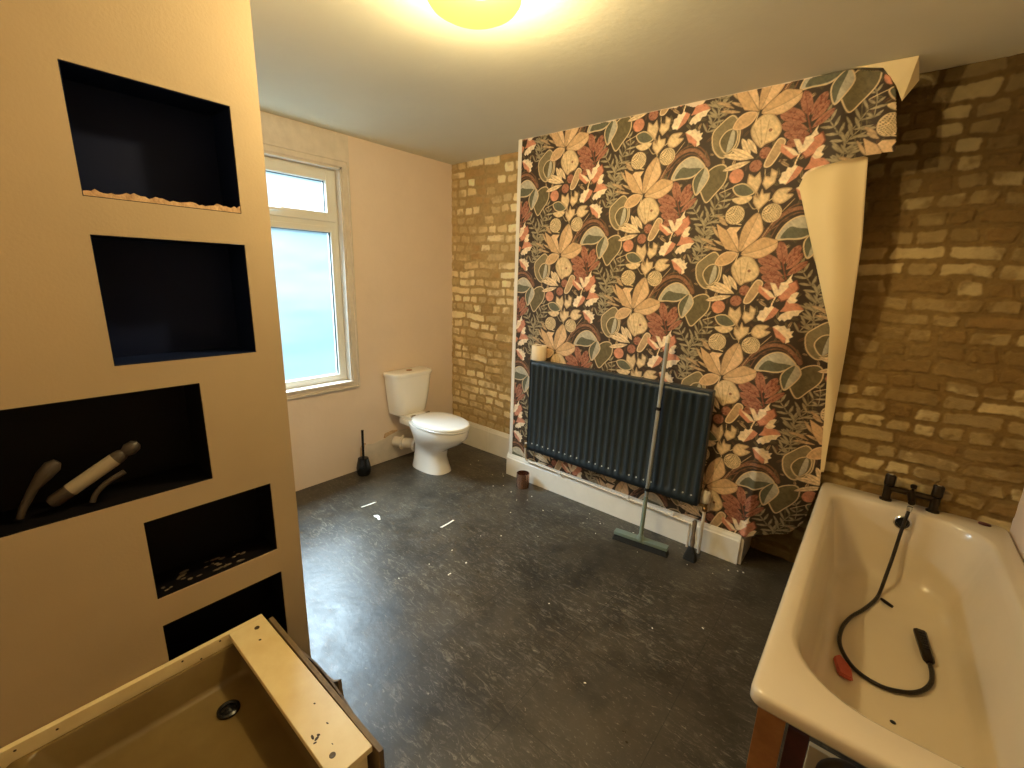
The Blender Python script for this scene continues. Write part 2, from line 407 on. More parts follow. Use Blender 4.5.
# bare brick alcoves, each brick row laid out and pushed in or out of the wall
def brick_field(x0, x1, z0, z1, step=0.004):
    nx = int((x1 - x0) / step) + 1; nz = int((z1 - z0) / step) + 1
    X, Z = np.meshgrid(np.linspace(x0, x1, nx), np.linspace(z0, z1, nz))
    wx = X + (vnoise(X, Z, 9, 1, 3) - 0.5) * 0.045; wz = Z + (vnoise(X, Z, 6, 2, 3) - 0.5) * 0.040
    rowh = 0.0745
    row = np.floor(wz / rowh).astype(int); fz = wz - row * rowh
    rs = np.random.RandomState(5)
    mort = np.zeros_like(X); tone = np.zeros_like(X); hue = np.zeros_like(X); gone = np.zeros_like(X)
    for r in range(row.min(), row.max() + 1):
        sel = row == r
        edges = [-0.3 - rs.rand() * 0.2]
        header = rs.rand() < 0.45
        while edges[-1] < 4.2:
            edges.append(edges[-1] + ((0.108 if (header or rs.rand() < 0.3) else 0.215) * rs.uniform(0.86, 1.12)))
        e = np.array(edges); k = np.searchsorted(e, wx[sel]) - 1
        l = wx[sel] - e[k]; rr = e[k + 1] - wx[sel]
        dx = np.minimum(l, rr); dz = np.minimum(fz[sel], rowh - fz[sel])
        # rounded distance to the joint
        q = np.minimum(dx, dz); cx_ = np.maximum(0.022 - dx, 0); cz_ = np.maximum(0.022 - dz, 0)
        dd = np.where((cx_ > 0) & (cz_ > 0), 0.022 - np.hypot(cx_, cz_), q)
        mort[sel] = dd
        tn = rs.rand(len(e)); hu = rs.rand(len(e)); gn = rs.rand(len(e))
        tone[sel] = tn[k]; hue[sel] = hu[k]; gone[sel] = gn[k]
    jw = 0.0085 + 0.006 * (vnoise(X, Z, 6, 30, 2))
    n1 = vnoise(X, Z, 60, 3, 3); n2 = vnoise(X, Z, 4, 11, 3); n3 = vnoise(X, Z, 25, 8, 3); n4 = vnoise(X, Z, 2.2, 44, 2)
    b = sstep(jw - 0.004, jw + 0.0045, mort + (n1 - 0.5) * 0.007 + (n3 - 0.5) * 0.008)
    smear = sstep(0.42, 0.62, n2 + (n3 - 0.5) * 0.45)            # mortar smeared over the face of the bricks
    vis = b * (1 - 0.75 * smear) * np.where(gone < 0.20, 0.35, 1.0)
    pale = srgb_arr((232, 216, 176)); tan = srgb_arr((216, 194, 148)); brn = srgb_arr((182, 152, 104)); red = srgb_arr((160, 126, 82))
    mo = srgb_arr((178, 154, 110)); mo2 = srgb_arr((150, 124, 80))
    T = tone[..., None]
    bc = np.where(T < 0.68, pale * (1 - T) + tan * T, np.where(T < 0.88, tan * 0.8 + brn * 0.2, brn * 0.55 + red * 0.45))
    # dimmer light in the bath alcove painted in as darker, browner brick and mortar
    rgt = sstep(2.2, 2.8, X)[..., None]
    upper = sstep(1.5, 2.3, Z + (vnoise(X, Z, 3, 91, 3) - 0.5) * 0.5)[..., None]  # right alcove also gets darker towards the top
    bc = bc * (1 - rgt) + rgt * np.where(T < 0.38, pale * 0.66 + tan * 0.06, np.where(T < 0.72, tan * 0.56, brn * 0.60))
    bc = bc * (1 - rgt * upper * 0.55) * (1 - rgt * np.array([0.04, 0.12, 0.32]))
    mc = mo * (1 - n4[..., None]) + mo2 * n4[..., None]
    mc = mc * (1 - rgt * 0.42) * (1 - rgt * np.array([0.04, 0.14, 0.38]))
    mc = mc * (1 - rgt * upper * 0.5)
    bc = bc * (0.82 + 0.36 * n3[..., None])
    mc = mc * (0.80 + 0.40 * n1[..., None])
    C = bc * vis[..., None] + mc * (1 - vis[..., None])
    # foot of the wall blended slightly towards the brown mortar colour
    low = sstep(0.55, 0.25, Z + (n2 - 0.5) * 0.3)[..., None]
    C = C * (1 - 0.15 * low) + low * 0.15 * mo2
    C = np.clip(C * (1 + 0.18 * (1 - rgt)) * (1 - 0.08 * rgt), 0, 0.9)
    h = -0.001 - (0.007 * b * (0.5 + 0.5 * tone) + 0.003 * smear + 0.003 * n1 + 0.004 * n3)
    P = np.stack([X, h, Z], -1)
    return P, C
M['brick'] = attr_mat('bare yellow stock brick and mortar', 0.9, bump=0.35, bscale=110, spec=0.15)
wb = fin('wall_back', bx((-0.16, 0.003, 0), (XR + 0.1, 0.13, H)), M['plaster']); struct(wb)
P1, C1 = brick_field(0.0, XA, 0.0, H)
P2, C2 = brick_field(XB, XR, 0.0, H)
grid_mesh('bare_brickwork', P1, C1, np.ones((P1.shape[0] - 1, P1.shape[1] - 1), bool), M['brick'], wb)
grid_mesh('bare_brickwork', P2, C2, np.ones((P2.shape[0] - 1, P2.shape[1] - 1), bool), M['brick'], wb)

# skirting boards
def skirt_prof(h, t): return [(0, 0), (0, h), (-t * 0.35, h), (-t * 0.45, h - 0.008), (-t * 0.7, h - 0.018), (-t * 0.8, h - 0.03), (-t, h - 0.036), (-t, 0)]
bm = new(); prism(bm, [(y - 0.009, z) for y, z in skirt_prof(0.235, 0.018)], 'x', 0.001, 0.50)
prism(bm, [(y - 0.009, z) for y, z in skirt_prof(0.233, 0.0165)], 'x', 0.502, XA - 0.001)
struct(fin('baseboard_back', bm, M['skirt']))
bm = new(); prism(bm, [(y - D, z) for y, z in skirt_prof(0.181, 0.022)], 'x', XA - 0.018, XB)
struct(fin('baseboard_chimney', bm, M['skirt']))
bm = new(); prism(bm, [(XB, 0), (XB, 0.165), (XB + 0.012, 0.165), (XB + 0.018, 0.150), (XB + 0.018, 0)], 'y', -D - 0.008, -0.012)
struct(fin('baseboard_side', bm, M['old_paint']))
# white angle bead up the left corner of the chimney breast
bm = new(); prism(bm, [(XA - 0.006, -D - 0.006), (XA + 0.024, -D - 0.006), (XA + 0.024, -D), (XA, -D), (XA, -D + 0.03), (XA - 0.006, -D + 0.03)], 'z', 0.181, H)
struct(fin('trim_1', bm, M['white_trim']))

# ---------------------------------------------------------------- window
w = thing('window_1', (-0.08, (WY0 + WY1) / 2, WZ0), 'x', 'x'); del w['label']; del w['category']; w['kind'] = 'structure'
XF0, XF1 = -0.125, -0.065
def frame(y0, y1, z0, z1, wd, x0, x1, bev=0.004):
    bm = new()
    box(bm, (x0, y0, z0), (x1, y0 + wd, z1), bev); box(bm, (x0, y1 - wd, z0), (x1, y1, z1), bev)
    box(bm, (x0, y0 + wd - 0.001, z0), (x1, y1 - wd + 0.001, z0 + wd), bev); box(bm, (x0, y0 + wd - 0.001, z1 - wd), (x1, y1 - wd + 0.001, z1), bev)
    return bm
fin('window_frame', frame(WY0 + 0.002, WY1 - 0.002, WZ0, WZ1 - 0.002, 0.036, XF0, XF1), M['upvc'], w)
fin('transom', bx((XF0, WY0 + 0.036, 1.895), (XF1, WY1 - 0.036, 1.935), 0.003), M['upvc'], w)
sa = fin('sash', frame(WY0 + 0.034, WY1 - 0.034, 1.932, WZ1 - 0.036, 0.062, XF0 + 0.012, XF1 + 0.014, 0.006), M['upvc'], w)
sb = fin('sash', frame(WY0 + 0.034, WY1 - 0.034, WZ0 + 0.03, 1.900, 0.040, XF0 + 0.006, XF1 + 0.004, 0.005), M['upvc'], w)
for (y0, y1, z0, z1, par) in ((WY0 + 0.096, WY1 - 0.096, 1.994, WZ1 - 0.098, sa), (WY0 + 0.074, WY1 - 0.074, WZ0 + 0.07, 1.860, sb)):
    fin('pane', bx((-0.098, y0 - 0.004, z0 - 0.004), (-0.094, y1 + 0.004, z1 + 0.004)), M['glass'], par)
    s = frame(y0 - 0.003, y1 + 0.003, z0 - 0.003, z1 + 0.003, 0.006, -0.092, -0.078, 0)
    fin('rubber_seal', s, M['seal'], par)
bm = new(); box(bm, (XF1 + 0.012, -1.62, 1.962), (XF1 + 0.03, -1.56, 1.985), 0.003); box(bm, (XF1 + 0.03, -1.60, 1.966), (XF1 + 0.042, -1.48, 1.982), 0.004)
fin('handle', bm, M['upvc'], sa)
# box lining of the opening, then the moulded surround on the wall face
bm = new()
box(bm, (-0.062, WY1 - 0.016, WZ0 + 0.0), (0.004, WY1 - 0.001, WZ1 - 0.001)); box(bm, (-0.062, WY0 + 0.001, WZ0), (0.004, WY0 + 0.016, WZ1 - 0.001))
box(bm, (-0.062, WY0, WZ1 - 0.016), (0.004, WY1, WZ1 - 0.001)); box(bm, (-0.062, WY0 + 0.001, WZ0 + 0.001), (0.018, WY1 - 0.001, WZ0 + 0.018), 0.004)
fin('window_lining', bm, M['old_paint'], w)
bm = new()
def arch(y0, y1, z0, z1, t, wd):
    box(bm, (0, y0 - wd, z0 - wd), (t, y0, z1 + wd), 0.002); box(bm, (0, y1, z0 - wd), (t, y1 + wd, z1 + wd), 0.002)
    box(bm, (0, y0 - 0.001, z1), (t, y1 + 0.001, z1 + wd), 0.002); box(bm, (0, y0 - 0.001, z0 - wd), (t, y1 + 0.001, z0), 0.002)
arch(WY0, WY1, WZ0, WZ1, 0.010, 0.045)
arch(WY0 - 0.036, WY1 + 0.036, WZ0 - 0.024, WZ1 + 0.036, 0.020, 0.014)
fin('window_surround', bm, M['old_paint'], w)
bm = new()
box(bm, (0.0005, WY0 - 0.1, 2.352), (0.007, WY1 + 0.06, H - 0.004), 0.003)
fin('lintel_plaster', bm, M['old_paint'], w)

# ================================================================ WALLPAPER
SHAPES = [
('l', 'ol', [(-0.159, 0.295), (-0.14, 0.145)], 0.004),
('l', 'ol', [(-0.132, 0.262), (-0.165, 0.212), (-0.148, 0.076)], 0.004),
('l', 'ol', [(0.423, -0.047), (0.444, -0.153)], 0.004),
('l', 'br', [(0.062, 0.182), (0.103, 0.115)], 0.004),
('l', 'br', [(0.162, 0.133), (0.1, 0.085)], 0.004),
('l', 'br', [(0.078, -0.032), (0.135, 0.02)], 0.004),
('l', 'gg', [(-0.171, -0.047), (-0.201, 0.073), (-0.181, 0.177), (-0.132, 0.262)], 0.004),
('f', 'gg', [(-0.171, -0.047), (-0.239, -0.021)], 0.01, None, None),
('f', 'gg', [(-0.171, -0.047), (-0.124, 0.002)], 0.01, None, None),
('f', 'gg', [(-0.184, 0.004), (-0.252, 0.032)], 0.01, None, None),
('f', 'gg', [(-0.184, 0.004), (-0.137, 0.053)], 0.01, None, None),
('f', 'gg', [(-0.197, 0.056), (-0.265, 0.084)], 0.01, None, None),
('f', 'gg', [(-0.197, 0.056), (-0.15, 0.104)], 0.01, None, None),
('f', 'gg', [(-0.196, 0.103), (-0.247, 0.152)], 0.01, None, None),
('f', 'gg', [(-0.196, 0.103), (-0.131, 0.131)], 0.01, None, None),
('f', 'gg', [(-0.187, 0.148), (-0.238, 0.196)], 0.01, None, None),
('f', 'gg', [(-0.187, 0.148), (-0.123, 0.175)], 0.01, None, None),
('f', 'gg', [(-0.174, 0.19), (-0.207, 0.248)], 0.01, None, None),
('f', 'gg', [(-0.174, 0.19), (-0.104, 0.198)], 0.01, None, None),
('f', 'gg', [(-0.153, 0.226), (-0.185, 0.284)], 0.01, None, None),
('f', 'gg', [(-0.153, 0.226), (-0.084, 0.234)], 0.01, None, None),
('f', 'gg', [(-0.132, 0.262), (-0.164, 0.32)], 0.01, None, None),
('f', 'gg', [(-0.132, 0.262), (-0.064, 0.269)], 0.01, None, None),
('l', 'gg', [(0.378, -0.272), (0.367, -0.186), (0.322, -0.123), (0.283, -0.066)], 0.004),
('f', 'gg', [(0.378, -0.272), (0.331, -0.239)], 0.012, None, None),
('f', 'gg', [(0.378, -0.272), (0.416, -0.242)], 0.012, None, None),
('f', 'gg', [(0.373, -0.229), (0.326, -0.196)], 0.012, None, None),
('f', 'gg', [(0.373, -0.229), (0.411, -0.2)], 0.012, None, None),
('f', 'gg', [(0.367, -0.186), (0.313, -0.178)], 0.012, None, None),
('f', 'gg', [(0.367, -0.186), (0.381, -0.14)], 0.012, None, None),
('f', 'gg', [(0.345, -0.155), (0.29, -0.147)], 0.012, None, None),
('f', 'gg', [(0.345, -0.155), (0.359, -0.108)], 0.012, None, None),
('f', 'gg', [(0.322, -0.123), (0.267, -0.113)], 0.012, None, None),
('f', 'gg', [(0.322, -0.123), (0.338, -0.078)], 0.012, None, None),
('f', 'gg', [(0.302, -0.095), (0.247, -0.084)], 0.012, None, None),
('f', 'gg', [(0.302, -0.095), (0.319, -0.049)], 0.012, None, None),
('f', 'gg', [(0.283, -0.066), (0.227, -0.055)], 0.012, None, None),
('f', 'gg', [(0.283, -0.066), (0.299, -0.021)], 0.012, None, None),
('l', 'gg', [(-0.19, -0.038), (-0.19, 0.05), (-0.191, 0.136), (-0.149, 0.189)], 0.004),
('f', 'gg', [(-0.19, -0.038), (-0.242, 0.002)], 0.012, None, None),
('f', 'gg', [(-0.19, -0.038), (-0.139, -0.013)], 0.012, None, None),
('f', 'gg', [(-0.19, 0.006), (-0.242, 0.046)], 0.012, None, None),
('f', 'gg', [(-0.19, 0.006), (-0.14, 0.03)], 0.012, None, None),
('f', 'gg', [(-0.19, 0.05), (-0.242, 0.09)], 0.012, None, None),
('f', 'gg', [(-0.19, 0.05), (-0.14, 0.073)], 0.012, None, None),
('f', 'gg', [(-0.19, 0.093), (-0.242, 0.133)], 0.012, None, None),
('f', 'gg', [(-0.19, 0.093), (-0.14, 0.116)], 0.012, None, None),
('f', 'gg', [(-0.191, 0.136), (-0.216, 0.188)], 0.012, None, None),
('f', 'gg', [(-0.191, 0.136), (-0.129, 0.132)], 0.012, None, None),
('f', 'gg', [(-0.17, 0.163), (-0.195, 0.215)], 0.012, None, None),
('f', 'gg', [(-0.17, 0.163), (-0.109, 0.158)], 0.012, None, None),
('f', 'gg', [(-0.149, 0.189), (-0.175, 0.241)], 0.012, None, None),
('f', 'gg', [(-0.149, 0.189), (-0.089, 0.185)], 0.012, None, None),
('l', 'gg', [(-0.24, -0.053), (-0.197, 0.021), (-0.174, 0.092)], 0.004),
('f', 'gg', [(-0.24, -0.053), (-0.267, -0.005)], 0.01, None, None),
('f', 'gg', [(-0.24, -0.053), (-0.181, -0.044)], 0.01, None, None),
('f', 'gg', [(-0.218, -0.016), (-0.244, 0.032)], 0.01, None, None),
('f', 'gg', [(-0.218, -0.016), (-0.16, -0.007)], 0.01, None, None),
('f', 'gg', [(-0.197, 0.021), (-0.233, 0.063)], 0.01, None, None),
('f', 'gg', [(-0.197, 0.021), (-0.142, 0.039)], 0.01, None, None),
('f', 'gg', [(-0.185, 0.057), (-0.221, 0.099)], 0.01, None, None),
('f', 'gg', [(-0.185, 0.057), (-0.131, 0.074)], 0.01, None, None),
('f', 'gg', [(-0.174, 0.092), (-0.209, 0.134)], 0.01, None, None),
('f', 'gg', [(-0.174, 0.092), (-0.12, 0.109)], 0.01, None, None),
('l', 'gg', [(0.46, -0.105), (0.458, -0.028), (0.435, 0.031)], 0.004),
('f', 'gg', [(0.46, -0.105), (0.43, -0.082)], 0.01, None, None),
('f', 'gg', [(0.46, -0.105), (0.489, -0.082)], 0.01, None, None),
('f', 'gg', [(0.458, -0.053), (0.428, -0.03)], 0.01, None, None),
('f', 'gg', [(0.458, -0.053), (0.487, -0.031)], 0.01, None, None),
('f', 'gg', [(0.45, -0.008), (0.414, 0.004)], 0.01, None, None),
('f', 'gg', [(0.45, -0.008), (0.469, 0.023)], 0.01, None, None),
('f', 'gg', [(0.435, 0.031), (0.399, 0.043)], 0.01, None, None),
('f', 'gg', [(0.435, 0.031), (0.454, 0.062)], 0.01, None, None),
('f', 'cr3', [(-0.087, 0.014), (-0.189, 0.036)], 0.014, None, None),
('f', 'cr3', [(-0.119, 0.036), (-0.201, 0.084)], 0.014, None, None),
('f', 'cr3', [(-0.137, 0.058), (-0.209, 0.078)], 0.014, None, None),
('f', 'cr3', [(-0.108, 0.075), (-0.153, 0.144)], 0.014, None, None),
('f', 'cr3', [(-0.05, 0.027), (-0.138, 0.068)], 0.014, None, None),
('l', 'br', [(0.096, 0.07), (0.13, 0.125), (0.174, 0.178), (0.23, 0.204), (0.28, 0.199), (0.323, 0.163), (0.354, 0.118)], 0.018),
('l', 'br2', [(0.105, 0.08), (0.147, 0.154), (0.218, 0.22), (0.286, 0.219), (0.341, 0.171), (0.363, 0.119)], 0.006),
('l', 'br2', [(0.138, 0.074), (0.169, 0.142), (0.224, 0.181), (0.273, 0.182), (0.31, 0.156)], 0.005),
('l', 'cr3', [(0.096, 0.07), (0.146, 0.162), (0.214, 0.25)], 0.003),
('p', 'ol', [(0.367, 0.095), (0.425, 0.113), (0.454, 0.085), (0.451, 0.025), (0.406, -0.033), (0.365, -0.071), (0.326, -0.008), (0.314, 0.022)], 'cr2', 1),
('p', 'g2', [(0.16, 0.064), (0.191, 0.133), (0.246, 0.169), (0.296, 0.159), (0.341, 0.109), (0.316, 0.089), (0.271, 0.063), (0.212, 0.062)], 'cr2', 1),
('p', 'g1', [(0.18, 0.071), (0.213, 0.12), (0.254, 0.114), (0.318, 0.107), (0.306, 0.089), (0.265, 0.069), (0.211, 0.067)], None, 1),
('p', 'g2', [(0.341, 0.108), (0.362, 0.08), (0.364, 0.047), (0.335, -0.003), (0.307, -0.029), (0.287, 0.011), (0.284, 0.051), (0.306, 0.088)], 'cr2', 1),
('p', 'g1', [(0.337, 0.104), (0.307, 0.083), (0.288, 0.051), (0.291, 0.012), (0.307, -0.02), (0.316, 0.028)], None, 1),
('p', 'ol2', [(-0.211, -0.071), (-0.183, -0.032), (-0.124, 0.007), (-0.086, -0.032), (-0.074, -0.093), (-0.085, -0.152), (-0.144, -0.191), (-0.196, -0.147)], 'cr2', 1),
('p', 'ol', [(-0.171, -0.114), (-0.148, -0.068), (-0.11, -0.057), (-0.085, -0.079), (-0.091, -0.139), (-0.134, -0.17)], 'cr2', 1),
('p', 'g2', [(-0.117, -0.07), (-0.1, -0.078), (-0.102, -0.138), (-0.131, -0.164)], None, 1),
('c', 'cr2', [(-0.046, 0.19)], 0.046, 'n'),
('c', 'cr2', [(0.124, 0.19)], 0.044, 'n'),
('l', 'cr2', [(-0.042, 0.148), (-0.01, 0.141)], 0.004),
('f', 'cr3', [(-0.084, 0.155), (-0.135, 0.196)], 0.016, None, None),
('f', 'cr3', [(-0.074, 0.139), (-0.123, 0.171)], 0.016, None, None),
('p', 'cr2', [(-0.068, 0.271), (0.021, 0.276), (0.006, 0.248), (-0.038, 0.243)], None, 1),
('p', 'g1', [(-0.074, 0.328), (-0.021, 0.34), (0.032, 0.296), (-0.006, 0.276), (-0.052, 0.288)], 'cr2', 1),
('l', 'cr2', [(-0.136, 0.304), (-0.074, 0.327)], 0.003),
('l', 'cr2', [(-0.0, 0.264), (0.036, 0.216), (0.062, 0.215), (0.063, 0.16)], 0.003),
('p', 'cr2', [(-0.009, -0.326), (-0.006, -0.282), (0.023, -0.301), (0.043, -0.277), (0.056, -0.322), (0.04, -0.38), (0.024, -0.356)], 'cr3', 0),
('p', 'cr2', [(0.062, -0.333), (0.069, -0.299), (0.093, -0.306), (0.093, -0.268), (0.122, -0.286), (0.116, -0.335), (0.083, -0.362)], 'cr3', 0),
('p', 'cr2', [(0.031, -0.387), (0.054, -0.401), (0.065, -0.358), (0.074, -0.382), (0.103, -0.381), (0.102, -0.414), (0.061, -0.458), (0.033, -0.42)], 'cr3', 0),
('p', 'cr2', [(0.117, -0.403), (0.135, -0.369), (0.167, -0.363), (0.195, -0.368), (0.177, -0.389), (0.205, -0.397), (0.166, -0.431), (0.132, -0.428)], 'cr3', 1),
('l', 'cr2', [(0.105, -0.416), (0.118, -0.406)], 0.004),
('l', 'cr2', [(0.065, -0.268), (0.069, -0.299)], 0.003),
('l', 'rd2', [(0.2, -0.016), (0.216, -0.073), (0.235, -0.129)], 0.006),
('f', 'rd', [(0.215, -0.055), (0.182, 0.054)], 0.036, None, 'rd2'),
('f', 'rd', [(0.224, -0.053), (0.273, 0.034)], 0.03, None, 'rd2'),
('f', 'rd', [(0.228, -0.082), (0.287, -0.003)], 0.028, None, 'rd2'),
('f', 'rd', [(0.235, -0.111), (0.313, -0.042)], 0.024, None, 'rd2'),
('f', 'rd', [(0.204, -0.063), (0.118, -0.013)], 0.03, None, 'rd2'),
('f', 'rd', [(0.209, -0.08), (0.093, -0.03)], 0.03, None, 'rd2'),
('f', 'rd', [(0.22, -0.114), (0.103, -0.077)], 0.034, None, 'rd2'),
('f', 'rd', [(0.231, -0.136), (0.122, -0.119)], 0.034, None, 'rd2'),
('f', 'rd', [(0.239, -0.158), (0.139, -0.162)], 0.034, None, 'rd2'),
('p', 'cr2', [(0.004, -0.027), (0.047, -0.014), (0.084, -0.044), (0.11, -0.094), (0.091, -0.135), (0.049, -0.151), (0.028, -0.164), (-0.013, -0.118), (-0.025, -0.07)], 'cr3', 1),
('l', 'cr3', [(0.026, -0.155), (-0.014, -0.068)], 0.004),
('l', 'cr3', [(0.032, -0.153), (0.011, -0.038)], 0.004),
('l', 'cr3', [(0.043, -0.151), (0.051, -0.044)], 0.004),
('c', 'br', [(0.062, -0.091)], 0.008, None),
('l', 'cr2', [(-0.002, -0.003), (-0.013, -0.055)], 0.004),
('p', 'pa2', [(-0.002, 0.003), (-0.069, 0.02), (-0.109, 0.079), (-0.131, 0.151), (-0.072, 0.112)], None, 0),
('p', 'pa', [(0.001, 0.003), (-0.076, 0.118), (-0.063, 0.13), (-0.008, 0.129), (-0.026, 0.102), (-0.011, 0.063)], None, 0),
('p', 'pa', [(0.003, 0.009), (-0.005, 0.082), (0.014, 0.148), (0.063, 0.194), (0.094, 0.126), (0.09, 0.089), (0.053, 0.045)], 'pa2', 1),
('p', 'pa2', [(0.003, 0.009), (-0.005, 0.082), (0.014, 0.148), (0.063, 0.194), (0.044, 0.125)], None, 1),
('p', 'pa', [(0.012, -0.001), (0.09, 0.069), (0.138, 0.068), (0.172, 0.05), (0.162, 0.012), (0.104, -0.025), (0.053, -0.019)], 'pa2', 1),
('p', 'pa2', [(0.012, -0.001), (0.09, 0.069), (0.138, 0.068), (0.17, 0.05), (0.088, 0.012)], None, 1),
('p', 'pa2', [(-0.008, -0.004), (-0.053, 0.007), (-0.092, -0.012), (-0.113, -0.056), (-0.073, -0.066), (-0.028, -0.045)], 'pa', 1),
('f', 'cr', [(-0.004, -0.209), (-0.145, -0.177)], 0.03, None, 'cr3'),
('f', 'cr', [(-0.013, -0.196), (-0.063, -0.11)], 0.03, None, 'cr3'),
('f', 'cr', [(0.016, -0.19), (-0.036, -0.115)], 0.026, None, 'cr3'),
('f', 'cr', [(-0.01, -0.223), (-0.138, -0.253)], 0.028, None, 'cr3'),
('f', 'cr', [(0.004, -0.21), (-0.109, -0.151)], 0.03, None, 'cr3'),
('c', 'rd', [(0.054, -0.191)], 0.026, None),
('c', 'rd', [(0.019, -0.247)], 0.028, None),
('p', 'cr3', [(0.056, -0.248), (0.085, -0.168), (0.108, -0.135), (0.135, -0.151), (0.118, -0.205), (0.086, -0.255)], 'cr', 1),
('c', 'sa', [(-0.065, 0.38)], 0.034, None),
('p', 'sa', [(0.201, -0.22), (0.171, -0.235), (0.119, -0.195), (0.12, -0.161), (0.164, -0.182)], None, 0),
('p', 'wh', [(0.201, -0.22), (0.18, -0.221), (0.124, -0.169), (0.176, -0.192)], None, 0),
('p', 'wh', [(0.2, -0.214), (0.167, -0.147), (0.191, -0.151), (0.219, -0.197)], None, 0),
('p', 'sa', [(0.211, -0.217), (0.243, -0.152), (0.281, -0.132), (0.297, -0.17), (0.274, -0.22), (0.23, -0.24)], 'rd2', 0),
('p', 'wh', [(0.205, -0.216), (0.216, -0.146), (0.237, -0.141), (0.261, -0.1), (0.257, -0.125), (0.267, -0.141), (0.248, -0.151), (0.253, -0.165), (0.225, -0.205)], None, 0),
('l', 'cr', [(0.203, -0.216), (0.192, -0.25), (0.188, -0.282)], 0.006),
('p', 'sa', [(0.165, -0.348), (0.205, -0.321), (0.218, -0.302), (0.227, -0.281), (0.208, -0.27), (0.192, -0.271), (0.182, -0.315)], None, 0),
('p', 'wh', [(0.132, -0.325), (0.14, -0.307), (0.141, -0.291), (0.157, -0.287), (0.162, -0.269), (0.179, -0.274), (0.191, -0.261), (0.203, -0.269), (0.184, -0.308), (0.165, -0.348), (0.153, -0.341), (0.14, -0.342)], None, 0),
('p', 'sa', [(0.232, -0.289), (0.249, -0.26), (0.254, -0.228), (0.272, -0.242), (0.303, -0.246), (0.331, -0.272), (0.274, -0.287)], None, 0),
('p', 'wh', [(0.227, -0.325), (0.239, -0.303), (0.263, -0.286), (0.293, -0.279), (0.332, -0.275), (0.315, -0.292), (0.312, -0.305), (0.292, -0.307), (0.284, -0.324), (0.269, -0.326), (0.26, -0.337), (0.248, -0.328), (0.239, -0.337)], None, 0),
('p', 'wh', [(0.255, -0.234), (0.271, -0.2), (0.289, -0.189), (0.3, -0.193), (0.289, -0.22), (0.3, -0.229), (0.288, -0.244), (0.267, -0.246)], None, 0),
('p', 'sa', [(0.212, -0.37), (0.234, -0.376), (0.278, -0.42), (0.285, -0.436), (0.271, -0.447), (0.252, -0.427), (0.235, -0.42)], None, 0),
('p', 'wh', [(0.212, -0.368), (0.232, -0.358), (0.248, -0.363), (0.263, -0.358), (0.276, -0.373), (0.288, -0.37), (0.291, -0.385), (0.306, -0.383), (0.298, -0.401), (0.307, -0.411), (0.291, -0.422), (0.296, -0.439), (0.279, -0.448), (0.278, -0.42), (0.247, -0.391)], None, 0),
]

